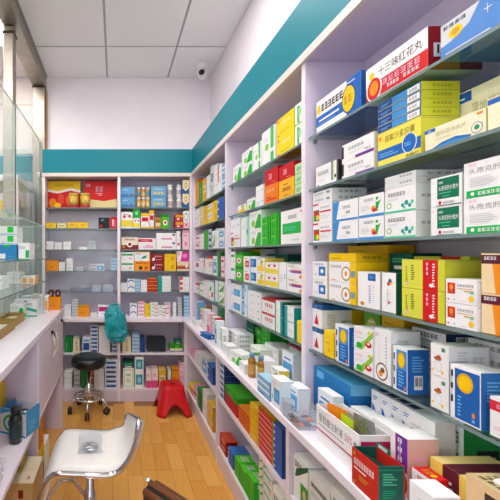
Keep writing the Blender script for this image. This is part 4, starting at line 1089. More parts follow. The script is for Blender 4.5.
D('magentatop', 'white carton with magenta panel', '#f2eef2', 'W', 'W', 'r .08 .5 .92 .92 #c21f74; r .3 .2 .7 .3 LGY')
D('bluewhite', 'white carton with blue medicine panel', '#e8eef4', '#dfe7ee', 'W', 'r .08 .12 .92 .7 #5aa4d6; r .3 .3 .7 .5 W; p .2 .78 .8 .88 B 1')
D('navyfile', 'navy blue box file', '#1f3f86', '#1a3674', '#2a4c96', 'p .2 .1 .3 .9 LB 4')
D('tealpanel', 'white carton with teal square panel', '#eef3f3', 'W', 'W', 'r .1 .2 .9 .85 #38a0b4; e .5 .5 .2 .2 #8fd0dc')
D('greenframe', 'white carton with green frame print', '#eef2ea', 'W', 'W', 'r .1 .08 .9 .92 #7fbf8a; r .14 .11 .86 .89 #f2f4ee; k .3 .6 .7 .72 MG 3; p .3 .3 .7 .5 LG 3')
D('pinktall', 'pink and white tall carton', '#f2dfe6', '#e8b6c8', '#f6e6ec', 'r 0 .0 1 .4 #e0508a; k .3 .6 .7 .75 M 2')
D('goldtall', 'gold and cream tall carton', '#e6b23a', '#c8922a', '#f0c860', 'r .1 .4 .9 .7 #f6e6b0; k .2 .48 .8 .62 BR 2')

D('blueswirl', 'white carton with blue swirl label', '#eaf0f6', '#cfe0ee', 'W', 'r .05 .05 .5 .95 #3f8fcf; e .3 .5 .14 .3 #9fd0ee; k .55 .6 .9 .75 B 3', 'r .1 .3 .9 .7 #3f8fcf')
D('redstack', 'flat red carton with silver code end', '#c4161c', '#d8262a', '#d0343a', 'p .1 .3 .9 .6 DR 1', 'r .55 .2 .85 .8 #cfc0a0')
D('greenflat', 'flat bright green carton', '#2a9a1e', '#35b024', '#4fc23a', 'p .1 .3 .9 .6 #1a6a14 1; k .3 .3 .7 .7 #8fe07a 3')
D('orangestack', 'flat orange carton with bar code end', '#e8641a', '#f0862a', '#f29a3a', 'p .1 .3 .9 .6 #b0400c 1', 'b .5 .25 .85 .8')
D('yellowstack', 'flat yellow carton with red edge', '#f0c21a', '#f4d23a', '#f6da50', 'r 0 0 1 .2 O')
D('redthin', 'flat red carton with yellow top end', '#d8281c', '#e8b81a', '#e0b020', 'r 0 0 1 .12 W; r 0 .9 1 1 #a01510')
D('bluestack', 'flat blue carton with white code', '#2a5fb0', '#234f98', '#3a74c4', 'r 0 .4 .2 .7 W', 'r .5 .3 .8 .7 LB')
D('greenmix', 'white carton with green leaf band', '#eef2e6', '#dfe8d6', '#f2f5ec', 'q 0 .1 .4 .05 1 .5 1 .8 .5 .4 #4fae3a; k .5 .15 .95 .4 #3a4a34 4; p .1 .6 .6 .8 GY 2')
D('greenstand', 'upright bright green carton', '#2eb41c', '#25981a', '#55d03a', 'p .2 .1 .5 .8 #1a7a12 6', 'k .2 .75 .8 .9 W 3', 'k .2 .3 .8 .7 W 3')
D('portrait', 'white carton with green portrait panel', '#f0f2ee', '#e4e7e2', '#f4f6f2', 'r .5 0 1 .5 #2f9a3a; e .75 .28 .1 .12 #e2b890; q .1 .5 .3 .56 1 .9 1 1 .2 .7 #12603a; k .1 .75 .6 .88 K 3', 'r .1 .55 .9 .7 GY; k .15 .57 .85 .68 K 4')
D('greyset', 'off white carton with grey band letters', '#dfe0de', '#d0d1d0', '#e8e9e7', 'r .1 .45 .9 .65 #9aa09a; k .15 .48 .85 .62 #4a504c 5; p .1 .1 .7 .3 #b0b4b0 3', 'p .15 .2 .85 .7 #8f958f 5')
D('redpic', 'small red carton with round picture', '#b8221a', '#8c1812', '#d04a2a', 'e .55 .6 .25 .25 #e0b87a; e .55 .6 .15 .15 #c25a2a; r .1 .05 .9 .2 DR')
D('trayyellow', 'low brown cardboard tray', '#b08a4a', '#9c7a3e', '#c8a05a', '')
D('patterned', 'patterned gold carton with brown swirls', '#b89a4a', '#a88a3e', '#c4a85a', 'e .3 .3 .12 .1 #7a5a2a; e .6 .5 .12 .1 #7a5a2a; e .3 .7 .12 .1 #7a5a2a; e .7 .85 .1 .08 #7a5a2a; e .75 .2 .1 .08 #7a5a2a')

# ------------------------------------------------------------------ end bay stock (largest in the picture)
e = 0
right(e, 1, 316.5, 361, [('sunblue', 103)], d=0.16, big=True)
right(e, 1, 366, 428, [('redflower', 71)], d=0.13, big=True)
right(e, 1, 441, 560, [('nightblue', 27)], d=0.16, big=True)
right(e, 2, 316, 338, [('whitestripe', 168)], d=0.12, big=True)
right(e, 2, 342, 374, [('whitepurple', 146, 2)], d=0.12, big=True)
right(e, 2, 378, 421, [('yellowcaps', 135), ('thinblue', 105, 4)], d=0.095, big=True)
right(e, 2, 425, 486, [('cream', 131)], d=0.085, big=True)
right(e, 2, 488, 560, [('creamend', 100)], d=0.085, big=True)
right(e, 2, 455, 560, [('cream', 96)], X=0.845, d=0.09, lane='b', big=True, note='in rear row')
right(e, 3, 313, 332, [('redfruit', 205, 2), ('thinwhite', 192, 2)], d=0.12, big=True)
right(e, 3, 333, 358, [('bluecut', 203, 2)], d=0.12, big=True)
right(e, 3, 359, 384, [('greenman', 197, 2)], d=0.12, big=True)
right(e, 3, 385, 416, [('tealdots', 190, 2), ('thingrey', 178, 2)], d=0.14, big=True)
right(e, 3, 431, 462, [('cefgreen', 179, 2)], d=0.12, big=True)
right(e, 3, 464, 540, [('cefwhite', 164, 2)], d=0.12, big=True)
right(e, 4, 309, 327, [('bluesq', 261, 2)], d=0.10, big=True)
right(e, 4, 329, 356, [('ringyellow', 261, 2), ('thinyellow', 253)], d=0.10, big=True)
right(e, 4, 358, 380, [('tallblue', 271)], d=0.07, big=True)
right(e, 4, 382, 396, [('tallgreen', 272)], d=0.09, big=True)
right(e, 4, 402, 445, [('limered', 259, 2)], d=0.10, big=True)
right(e, 4, 446, 477, [('redseal', 278, 2)], X=0.74, d=0.10, big=True)
right(e, 4, 478, 545, [('maroon', 253, 2)], d=0.13, big=True)
right(e, 4, 313, 340, [('thinwhite', 247, 3)], lane='b', d=0.085)
right(e, 4, 348, 388, [('orangeyellow', 243, 4)], lane='b', d=0.085)
right(e, 4, 390, 412, [('darkgreen', 253, 3)], lane='b', d=0.085)
right(e, 4, 414, 470, [('limered', 256, 2)], lane='b', d=0.085, note='in rear row')
right(e, 5, 306.5, 322, [('redtri', 303, 2)], d=0.12, big=True)
right(e, 5, 324, 334, [('yellow', 329)], d=0.07, big=True)
right(e, 5, 335.5, 349, [('sunkid', 323)], d=0.05, big=True, note='by yellow carton')
right(e, 5, 354, 373, [('fruitgreen', 325, 2)], d=0.09, big=True)
right(e, 5, 374.5, 391, [('cookie', 327)], d=0.08, big=True)
right(e, 5, 393, 407.5, [('sunkid', 345)], d=0.055, big=True, note='by brown motif cartons')
right(e, 5, 431, 449, [('eggman', 342, 2)], d=0.09, big=True)
right(e, 5, 450.5, 481, [('sunkid2', 363)], X=0.742, d=0.06, big=True)
right(e, 5, 490, 540, [('redslip', 395)], d=0.09, big=True)
right(e, 5, 326, 352, [('yellow', 307)], lane='b', d=0.085, note='in rear row')
right(e, 5, 364, 380, [('melon', 311)], lane='b', d=0.085)
right(e, 5, 382, 404, [('orangeyellow', 315, 3)], lane='b', d=0.085)
right(e, 5, 412, 446, [('thinblueend', 326, 4)], lane='b', d=0.085)
right(e, 5, 468, 530, [('thinwhite', 337, 5)], lane='b', d=0.085)

# ------------------------------------------------------------------ middle bay stock
m_ = 1
right(m_, 1, 233, 241, [('greenleaf', 168)])
right(m_, 1, 242, 252, [('greenleaf', 154, 2)])
right(m_, 1, 253.5, 261, [('greenside', 146)])
right(m_, 1, 262, 275, [('greenside', 134)], d=0.12, note='beside yellow cartons')
right(m_, 1, 277, 294, [('bigyellow', 121, 2)], d=0.12)
right(m_, 1, 295, 303, [('greenwhite2', 106, 2)], d=0.1)
right(m_, 2, 238, 246, [('yellowfruit', 206)])
right(m_, 2, 247, 255, [('greenleaf', 200)])
right(m_, 2, 256, 263.5, [('whiteblock', 187, 2)])
right(m_, 2, 265, 278, [('orangebox', 187), ('redbox', 172)], d=0.11)
right(m_, 2, 279, 294, [('goldred', 182), ('redbox2', 168)], d=0.11)
right(m_, 2, 295, 303, [('palegreen', 165, 3)])
right(m_, 3, 229, 240, [('redfruit', 233), ('whiteblock', 220)])
right(m_, 3, 241, 248.5, [('mintend', 218)])
right(m_, 3, 249.5, 261, [('greenleaf', 212, 2)])
right(m_, 3, 262, 270, [('greenstack', 218, 2)])
right(m_, 3, 270.8, 279, [('greenstack', 214, 2)])
right(m_, 3, 281, 303, [('greenpanel', 212)], d=0.12)
right(m_, 4, 229, 235, [('greenword', 252, 2)])
right(m_, 4, 235.5, 242.5, [('limegreen', 252, 2)])
right(m_, 4, 243.5, 249.5, [('redpill', 256, 2)])
right(m_, 4, 250.2, 256.5, [('bluepill', 256, 2)])
right(m_, 4, 257, 264.5, [('yellowfruit', 258, 2)])
right(m_, 4, 265.5, 278, [('yellowwhite', 262, 2)])
right(m_, 4, 279, 286, [('whiteblock', 262)])
right(m_, 4, 287, 303, [('purplebar', 264, 2)], d=0.12)
right(m_, 4, 250, 262, [('redcap', 248, 2)], lane='b', d=0.08)
right(m_, 4, 266, 288, [('darkgreen', 254, 2)], lane='b', d=0.08)
right(m_, 5, 229, 241, [('lightblue', 283, 2)])
right(m_, 5, 242, 247, [('blueswirl', 284, 2)])
right(m_, 5, 248, 261, [('whiteblock', 290, 4)])
right(m_, 5, 262, 275, [('redtop', 297, 2)])
right(m_, 5, 276, 283, [('greenblue', 300, 2)])
right(m_, 5, 284.5, 294, [('tealend', 305, 2)])
right(m_, 5, 297, 302.5, [('yellowside', 320)], X=0.742, d=0.03)
right(m_, 5, 262, 280, [('whitepack', 287, 3)], lane='b', d=0.08)
right(m_, 5, 284, 303, [('greenmed', 297, 3)], lane='b', d=0.08)

# ------------------------------------------------------------------ corner bay stock
c0 = 2
def row(bay, s, spec, **k):
    for x0, x1, lv in spec:
        right(bay, s, x0, x1, lv, **k)
row(c0, 1, [(195, 198.5, [('orangecube', 181)]), (199, 202, [('greenflat', 183)]), (202.5, 206, [('goldtall', 180)]), (206.5, 210, [('whiteblock', 177)]), (210.5, 213.5, [('greycode', 167)]),
            (214, 217.5, [('whitepack', 166, 3)]), (218, 221.5, [('redflag', 166)]), (222, 225, [('bluestripe', 165, 2)])])
row(c0, 2, [(195, 198.5, [('whitepack', 210, 2)]), (199, 203, [('creamnotch', 208, 2)]), (203.5, 207, [('goldpack', 207)]), (207.5, 212, [('yellowwhite', 205, 2)]), (212.5, 217, [('goldpack', 202, 2)]), (217.5, 224, [('bluestack', 199, 3)])])
row(c0, 3, [(195, 199.5, [('pinkword', 235, 2)]), (200, 203.5, [('whitepack', 234, 2)]), (204, 208, [('greenstand', 231)]), (208.5, 211.5, [('navyrow', 230, 3)]), (212, 215, [('greenmix', 231)]), (215.5, 218.5, [('whitepack', 229)]), (219, 224, [('bluewhite', 229, 2)])])
row(c0, 4, [(195, 199, [('magentatop', 262)]), (199.5, 203.5, [('whiteblock', 258, 2)]), (204, 207.5, [('redflag', 259)]), (208, 212.5, [('redtop', 256)]), (213, 217, [('bluewhite', 256)]), (217.5, 220.5, [('greenmed', 252)]), (221, 224, [('pinkword', 256, 2)])])
row(c0, 5, [(195, 199.5, [('redtop', 283)]), (200, 204, [('greenword', 281, 2)]), (204.5, 208.5, [('whitepack', 280, 2)]), (209, 213.5, [('greenred', 282)]), (214, 218, [('tealend', 280)]), (218.5, 224, [('greenmix', 281, 2)])])

# ------------------------------------------------------------------ back wall stock
back(0, 1, 47.8, 80.5, [('giftfire', 180)], lane='b', d=0.08, big=True)
back(0, 1, 84, 117, [('giftred', 181)], lane='b', d=0.08, big=True)
for x0, x1, dn, yt in ((46, 56, 'yellowlow', 222.5), (57, 66.5, 'creamlow', 223), (67.5, 77, 'yellowlow', 222), (77.5, 88, 'yellowlow', 222)):
    back(0, 2, x0, x1, [(dn, yt)], d=0.05)
back(0, 2, 98.5, 109.5, [('blackred', 217.5)], d=0.07)
back(0, 2, 110, 117, [('redwhite', 217)], d=0.07)
for x0, x1, yt in ((46.5, 53.5, 241), (54.5, 62, 242), (63.5, 71, 241)):
    back(0, 3, x0, x1, [('whitepack', yt, 2)], d=0.06)
back(0, 3, 79, 87, [('whitepack', 246.5)], d=0.05)
back(0, 4, 46.5, 58.5, [('orangecube', 260)], d=0.09)
back(0, 4, 59, 65, [('whitepack', 262, 3)], d=0.06)
back(0, 4, 66.5, 73, [('whitepack', 258, 4)], d=0.06)
back(0, 4, 89, 96, [('greycode', 264, 2)], d=0.06)
back(0, 4, 96.5, 104, [('bluewhite', 264)], d=0.06)
back(0, 4, 111, 117, [('bluestripe', 258, 4)], d=0.06)
back(0, 'w', 64.5, 71, [('whitepack', 305, 4)], Y=3.20, d=0.07)
back(0, 'w', 72, 77.5, [('greycode', 300, 6)], Y=3.20, d=0.07)
back(0, 'w', 78, 89, [('orangecube', 306)], Y=3.20, d=0.09)
back(0, 'w', 91, 96.5, [('whitepack', 313, 3)], Y=3.20, d=0.06)
back(0, 'w', 98, 109, [('magentatop', 306)], Y=3.20, d=0.09)
back(1, 1, 121, 135, [('blueglass', 187, 2)], d=0.08)
back(1, 1, 151, 166, [('bluegold', 186, 2)], d=0.08)
back(1, 1, 182.5, 191.5, [('bluecrest', 180, 2)], d=0.08)
back(1, 2, 121, 132.5, [('yellowwhite', 212)], d=0.08)
back(1, 2, 133, 140, [('yellowwhite', 218), ('greenpouch', 208)], d=0.08)
back(1, 2, 141, 149, [('redcap', 213)], d=0.08)
back(1, 2, 149.5, 154, [('redcap', 210)], d=0.08)
back(1, 2, 155, 161, [('brownsm', 217.5)], d=0.06)
back(1, 2, 161.5, 169, [('limegreen', 214)], d=0.06)
back(1, 2, 175, 183, [('pinkyellow', 214, 2)], d=0.08)
back(1, 2, 183.5, 191.5, [('pinkgreen', 211)], d=0.08)
back(1, 3, 121.5, 138, [('maroonpic', 237)], d=0.09)
back(1, 3, 138.5, 156, [('redslip', 238)], d=0.09)
back(1, 3, 156.5, 176, [('pinkbar', 233, 2)], d=0.09)
back(1, 3, 176.5, 180.5, [('pinkbar', 231)], d=0.09)
back(1, 3, 182.5, 191.5, [('palepink', 230)], d=0.09)
back(1, 4, 121, 134, [('greenword', 252, 2)], d=0.09)
back(1, 4, 134.5, 150, [('orangepack', 261), ('leafgold', 251.5)], d=0.09)
back(1, 4, 150.5, 164, [('maroonpack', 254, 2)], d=0.09)
back(1, 4, 164.5, 176, [('goldpack', 254, 2)], d=0.09)
back(1, 4, 177, 191.5, [('rustpack', 261.5), ('magenta', 251)], d=0.09)
back(1, 5, 121, 127, [('whitepack', 283, 3)], d=0.08)
back(1, 5, 127.5, 135, [('bluearc', 279, 2)], d=0.08)
back(1, 5, 135.5, 140.5, [('bluestripe', 279, 4)], d=0.08)
back(1, 5, 141, 147, [('whiteblock', 280, 4)], d=0.08)
back(1, 5, 147.5, 157.5, [('redgoldpack', 278, 2)], d=0.08)
back(1, 5, 158, 171, [('tealend', 276, 4)], d=0.08)
back(1, 5, 180, 191, [('redflag', 277, 3)], d=0.08)
for x0, x1, lv in ((130, 137, [('bluearc', 304, 2)]), (138, 144.5, [('pinkword', 302, 4)]), (145, 150, [('goldpack', 304, 2)]), (150.5, 158, [('greenred', 303, 4)]),
                   (158.5, 165, [('greenred', 306, 3)]), (165.5, 170, [('redslip', 303, 3)]), (173, 176, [('whitepack', 303, 3)])):
    back(1, 'w', x0, x1, lv, Y=3.19, d=0.08)
back(1, 'w', 178, 181.5, [('greycode', 298, 7)], Y=3.21, d=0.06)
back(1, 'w', 184, 191.5, [('bluestripe', 296, 6)], Y=3.21, d=0.06)
# base units at the back
for x0, x1, lv in ((64.5, 72, [('greenmed', 338)]), (73, 79.5, [('creamnotch', 339)]), (82.5, 90, [('navyrow', 337)]), (90.5, 98, [('navyrow', 325, 7)]), (99, 110, [('whiteblock', 326, 7)]), (112, 118, [('navyrow', 328, 6)])):
    back(0, 'm', x0, x1, lv, d=0.12)
for x0, x1, lv in ((64.5, 72, [('whitepack', 372, 3)]), (74, 80, [('greycode', 368, 4)]), (81, 87.5, [('greenmed', 371)]), (88, 93, [('brownsm', 373, 2)]), (94, 104, [('whiteblock', 369, 5)]), (105, 117.5, [('navyrow', 360, 6)])):
    back(0, 'p', x0, x1, lv, d=0.12)
for x0, x1, lv in ((122, 131, [('creamnotch', 337)]), (132, 139.5, [('bluestripe', 334, 5)]), (140, 145, [('navyfile', 338)])):
    back(1, 'm', x0, x1, lv, d=0.14)
for x0, x1, lv in ((123, 134, [('greenframe', 368), ('darkgreen', 362)]), (135, 143.5, [('tealpanel', 372), ('tealpanel', 357)]), (146, 151, [('pinktall', 370)]), (151.5, 158, [('pinktall', 369)]), (159, 166, [('goldtall', 370)]),
                   (168, 171, [('whiteblock', 370)]), (172, 179, [('orangecube', 369)]), (179.5, 187, [('palepink', 364, 2)])):
    back(1, 'p', x0, x1, lv, d=0.12)

# ------------------------------------------------------------------ stock under the long worktop
right(0, 'm', 289, 308, [('portrait', 452)], d=0.16, big=True)
right(0, 'm', 309, 330, [('greyset', 470, 2)], d=0.16)
right(0, 'm', 331, 352, [('greyset', 483, 2)], d=0.16)
right(0, 'm', 294, 318, [('greyset', 432, 3)], lane='b', d=0.11)
right(0, 'p', 292, 330, [('greyset', 540, 2)], d=0.16)
right(1, 'm', 217.5, 224, [('navyrow', 360, 6)], d=0.10)
right(1, 'm', 225, 237, [('redstack', 391, 4), ('greenflat', 384)], d=0.15, big=True)
right(1, 'm', 238.5, 249, [('orangestack', 404, 4)], d=0.13, big=True)
right(1, 'm', 250, 257, [('yellowstack', 401, 5)], d=0.12, big=True)
right(1, 'm', 258.5, 272, [('redthin', 405, 8)], d=0.09, big=True)
right(1, 'm', 273.5, 282, [('bluestack', 421, 7)], d=0.07, big=True)
right(1, 'p', 219, 226, [('redpic', 432, 2)], d=0.07, big=True)
right(1, 'p', 228, 233, [('bluestack', 446, 4)], d=0.10)
right(1, 'p', 230, 240, [('greenstack', 434, 4)], lane='b', d=0.08)
right(1, 'p', 234.5, 239.5, [('greenstand', 455)], d=0.09, big=True, note='next to blue')
right(1, 'p', 240, 246, [('greenstand', 464)], d=0.09, big=True, note='second from blue')
right(1, 'p', 246.5, 254, [('greenstand', 470)], d=0.09, big=True, note='third from blue')
right(1, 'p', 255, 262.5, [('greenmix', 452, 7)], X=0.70, d=0.12)
right(1, 'p', 263.5, 272, [('greenword', 468, 5)], X=0.70, d=0.12)
right(1, 'p', 273, 283.5, [('portrait', 484)], d=0.10, big=True)
row(2, 'm', [(188, 194, [('pinkword', 348, 2)]), (195, 201, [('whitepack', 350, 3)]), (202, 207, [('bluewhite', 353)]), (207.5, 212.5, [('bluestack', 362, 2)])], d=0.1)
row(2, 'p', [(189, 193, [('goldpack', 382)]), (193.5, 197, [('pinkword', 384)]), (197.5, 202, [('greenmed', 386, 2)]), (202.5, 207, [('whiteblock', 388)]), (207.5, 212.5, [('goldtall', 400, 2)])], d=0.1)

# ------------------------------------------------------------------ loose stock on the long worktop
def wr(dn, X, Yf, w, d, h, n=1, rz=0.0, big=False, where='on the long worktop', **k):
    """carton facing the aisle on the worktop: front plane X, far edge Yf"""
    for i in range(n):
        put(dn, w, d, h - 0.0008, (X + d / 2, Yf - w / 2, ZW + 0.0006 + i * h), -math.pi / 2 + rz, where, big, levels_word(i, n), 'boxes on the long worktop')
wE = 'on long worktop below end bay'
wr('bluechest', 0.75, 1.285, 0.20, 0.19, 0.17, big=True, where=wE)
wr('bluewhite', 0.70, 1.175, 0.08, 0.035, 0.13, big=True, where=wE)
wr('greenword', 0.745, 1.078, 0.10, 0.05, 0.11, big=True, where=wE)
for i in range(4):
    wr('whitebluewave', 0.80, 1.062 - 0.037 * i, 0.036, 0.11, 0.17, big=True, where=wE)
wr('whiteblock', 0.735, 0.972, 0.075, 0.055, 0.125, big=True, where=wE)
wr('whitecode', 0.785, 0.910, 0.075, 0.05, 0.175, big=True, where=wE)
wr('purplekid', 0.70, 0.865, 0.05, 0.075, 0.145, big=True, where=wE)
wr('redgold', 0.700, 0.803, 0.05, 0.038, 0.088, big=True, where=wE)
wr('whitegreenline', 0.640, 0.740, 0.055, 0.055, 0.10, big=True, where=wE)
wr('greenpack', 0.845, 0.885, 0.06, 0.09, 0.18, big=True, where=wE)
wr('yellowbrown', 0.745, 0.805, 0.11, 0.14, 0.112, big=True, where=wE)
wr('beigecarton', 0.705, 0.684, 0.10, 0.12, 0.15, big=True, where=wE)
wr('bluewhite', 0.655, 1.295, 0.075, 0.045, 0.105, big=True, where=wE + ' edge')
wM = 'on long worktop below middle bay'
wr('bluestripe', 0.614, 1.470, 0.115, 0.05, 0.077, big=True, where=wM)
wr('lightblue', 0.616, 1.345, 0.075, 0.05, 0.112, big=True, where=wM)
wr('bluewhite', 0.765, 1.560, 0.095, 0.06, 0.155, big=True, where=wM)
wr('tealpanel', 0.685, 1.640, 0.085, 0.05, 0.10, big=True, where=wM)
wr('yellowfruit', 0.705, 1.54, 0.075, 0.045, 0.085, where=wM)
wr('greenleaf', 0.640, 1.880, 0.11, 0.07, 0.065, rz=0.25, where=wM)
wr('whitepack', 0.63, 1.73, 0.07, 0.05, 0.05, where=wM)
wr('greenmix', 0.735, 1.85, 0.12, 0.08, 0.05, n=2, where=wM)
wr('greenstack', 0.84, 1.95, 0.10, 0.10, 0.045, n=4, where=wM)
wr('darkgreen', 0.845, 2.19, 0.12, 0.09, 0.17, where=wM)
wr('greenflat', 0.845, 2.06, 0.10, 0.09, 0.05, n=3, where=wM)
wr('whiteblock', 0.80, 1.82, 0.15, 0.10, 0.04, n=3, where=wM)
wr('redtop', 0.85, 1.66, 0.16, 0.09, 0.05, n=3, where=wM)
wr('limegreen', 0.86, 1.48, 0.12, 0.08, 0.12, where=wM)
wr('thinwhite', 0.72, 2.19, 0.17, 0.10, 0.028, n=4, where=wM)
wr('bluewhite', 0.64, 2.19, 0.04, 0.05, 0.165, where=wM + ' edge')
wr('whitepack', 0.64, 2.04, 0.09, 0.06, 0.03, n=2, where=wM)
wr('greenside', 0.655, 2.14, 0.05, 0.04, 0.13, where=wM)
wC = 'on long worktop below corner bay'
wr('bluestack', 0.622, 2.46, 0.12, 0.05, 0.032, rz=0.2, where=wC)
wr('redwhite', 0.70, 2.40, 0.05, 0.05, 0.14, where=wC)
wr('greenframe', 0.70, 2.46, 0.05, 0.05, 0.14, where=wC)
wr('pinktall', 0.69, 2.56, 0.06, 0.05, 0.15, where=wC)
wr('redflag', 0.685, 2.67, 0.06, 0.05, 0.16, where=wC)
wr('redcap', 0.69, 2.76, 0.05, 0.05, 0.15, where=wC)
wr('goldpack', 0.80, 2.42, 0.14, 0.08, 0.07, n=2, where=wC)
wr('greenmed', 0.80, 2.62, 0.14, 0.08, 0.05, n=4, where=wC)
wr('whitepack', 0.80, 2.82, 0.14, 0.08, 0.06, n=3, where=wC)
wr('orangecube', 0.80, 2.98, 0.12, 0.08, 0.14, where=wC)
wr('bluestripe', 0.70, 2.96, 0.07, 0.06, 0.03, n=6, where=wC)
wr('whitepack', 0.65, 2.87, 0.09, 0.06, 0.035, where=wC)

# open glucose carton full of loose packets
def open_box(name, label, cat, w, d, h, loc, rz, cols, dec='', enddec='', th=0.003):
    t = thing(name, label, cat, loc, rz)
    fr, en, ins = cols
    mb = MB()
    mb.box(-w / 2, -d / 2, 0, w / 2, d / 2, th, C_(ins))
    mb.box(-w / 2, -d / 2, th, w / 2, -d / 2 + th, h, C_(fr)); mb.box(-w / 2, d / 2 - th, th, w / 2, d / 2, h, C_(fr))
    mb.box(-w / 2, -d / 2 + th, th, -w / 2 + th, d / 2 - th, h, C_(en)); mb.box(w / 2 - th, -d / 2 + th, th, w / 2, d / 2 - th, h, C_(en))
    build('open_carton', mb, t)
    pr, pe, tx = MB(), MB(), []
    draw(pr, tx, 'r .004 .004 .996 .996 %s; ' % fr + dec, lambda u, v, e: ((u - 0.5) * w, -d / 2 - e, v * h), 1, 0.0002)
    draw(pe, tx, enddec, lambda u, v, e: (w / 2 + e, (u - 0.5) * d, v * h), 1, 0.0002)
    if pr.v: build('front_print', pr, t)
    if pe.v: build('end_print', pe, t)
    for q_ in tx: build('lettering', q_, t)
    return t
gl = open_box('glucose_carton', 'open white glucose carton with magenta line filled with loose packets', 'carton', 0.19, 0.085, 0.114, (0.681, 0.985, ZW + 0.0006), -math.pi / 2 + 0.0,
              ('W', 'W', '#d8d4d2'), 't 葡萄糖注射液 .07 .60 .66 .82 K; t 50% .70 .62 .86 .80 #d23a6a; p .06 .50 .8 .56 GY 1; r 0 .34 1 .38 #c4265a; r .9 .2 1 .5 #c4265a; e .92 .72 .03 .06 GY; k .06 .86 .3 .9 LGY 4', 'r .04 .06 .96 .86 #c01f5a; p .12 .3 .9 .75 #e07aa4 4')
def packet(label, w, h, loc, rot, m, seed):
    rr = random.Random(seed)
    N = 8; vs = []; fs = []
    for sg in (1, -1):
        for i in range(N + 1):
            for j in range(N + 1):
                u, v = i / N - 0.5, j / N - 0.5
                e = min(0.5 - abs(u), 0.5 - abs(v)) * 2
                vs.append((u * w, sg * (0.0006 + 0.007 * (e ** 0.6) * rr.uniform(0.7, 1.2)), (v + 0.5) * h))
    for s_ in range(2):
        o0 = s_ * (N + 1) ** 2
        for i in range(N):
            for j in range(N):
                q = (o0 + i * (N + 1) + j, o0 + (i + 1) * (N + 1) + j, o0 + (i + 1) * (N + 1) + j + 1, o0 + i * (N + 1) + j + 1)
                fs.append(q if s_ == 0 else q[::-1])
    mb = MB(); mb.raw(vs, fs, m, smooth=True)
    o = build('foil_packet', mb, None, loc); o.rotation_euler = rot
    tag(o, label, 'packet', 'packets in the glucose carton')
zb = ZW + 0.006
packet('orange foil packet leaning inside the open glucose carton', 0.075, 0.118, (0.690, 1.040, zb), (0.10, 0, -1.3), paper('#f08a1c'), 1)
packet('grey patterned packet inside the open glucose carton', 0.06, 0.118, (0.690, 0.985, zb), (0.03, 0.06, -1.57), mat('grey_packet', '#9a968e', rough=0.4, noise=0.3, scale=90), 2)
packet('lime yellow packet inside the open glucose carton', 0.05, 0.120, (0.668, 0.972, zb), (0.05, 0, -1.57), paper('#b6d21c'), 3)
packet('silver foil packet sticking out of the open glucose carton', 0.07, 0.135, (0.690, 0.928, zb), (0.05, -0.06, -1.50), FOIL, 4)

rg = open_box('plaster_box', 'open red and dark green box at the worktop edge', 'box', 0.085, 0.065, 0.092, (0.645, 0.838, ZW + 0.0006), -math.pi / 2,
              ('#c8281e', '#0c5a50', '#0a3f3a'), DES['redgreenflap']['dec'], DES['redgreenflap']['enddec'])
mb = MB(); mb.box(-0.041, 0.0295, 0.092, 0.0, 0.0322, 0.104, C_('#0d6a5c')); mb.box(-0.034, 0.0290, 0.094, -0.006, 0.0294, 0.102, C_('LGY')); build('flap', mb, rg)
for i in range(3):
    mb = MB(); mb.box(-0.036, -0.012 + 0.012 * i, 0.004, 0.036, -0.006 + 0.012 * i, 0.080 - 0.006 * i, C_('#16302e')); build('inner_sachet', mb, rg)

# clear tub with small parts
t = thing('plastic_tub', 'clear plastic tub with loose orange and blue sachets on the worktop', 'tub', (0.654, 1.192, ZW + 0.0006), -math.pi / 2)
def tubgeo(mb, w, d, h, th, m):
    mb.box(-w / 2, -d / 2, 0, w / 2, d / 2, th, m)
    mb.box(-w / 2, -d / 2, th, w / 2, -d / 2 + th, h, m); mb.box(-w / 2, d / 2 - th, th, w / 2, d / 2, h, m)
    mb.box(-w / 2, -d / 2 + th, th, -w / 2 + th, d / 2 - th, h, m); mb.box(w / 2 - th, -d / 2 + th, th, w / 2, d / 2 - th, h, m)
mb = MB(); tubgeo(mb, 0.115, 0.085, 0.06, 0.002, PLAST); build('tub_body', mb, t)
mb = MB(); mb.tube([(-0.0585, -0.0435, 0.06), (0.0585, -0.0435, 0.06), (0.0585, 0.0435, 0.06), (-0.0585, 0.0435, 0.06)], 0.002, PLAST, n=6, closed=True); build('tub_rim', mb, t)
rs = random.Random(4)
for i in range(9):
    mb = MB(); w_ = rs.uniform(0.014, 0.03); mb.box(-w_ / 2, -0.010, 0, w_ / 2, 0.010, 0.005, C_(['#d8642a', '#3a4a5a', '#c9cdd2', '#7a3a2a', '#6a86a8'][i % 5]))
    o = build('sachet', mb, None, (0.654 + 0.022 * (i % 3 - 1), 1.192 + 0.030 * (i // 3 - 1), ZW + 0.004 + 0.0005 * i), rs.uniform(-0.3, 0.3))
    tag(o, ['small orange sachet lying in the clear plastic tub', 'small slate sachet lying in the clear plastic tub', 'small silver sachet lying in the clear plastic tub', 'small brown sachet lying in the clear plastic tub', 'small blue sachet lying in the clear plastic tub'][i % 5], 'sachet', 'sachets in the clear tub')

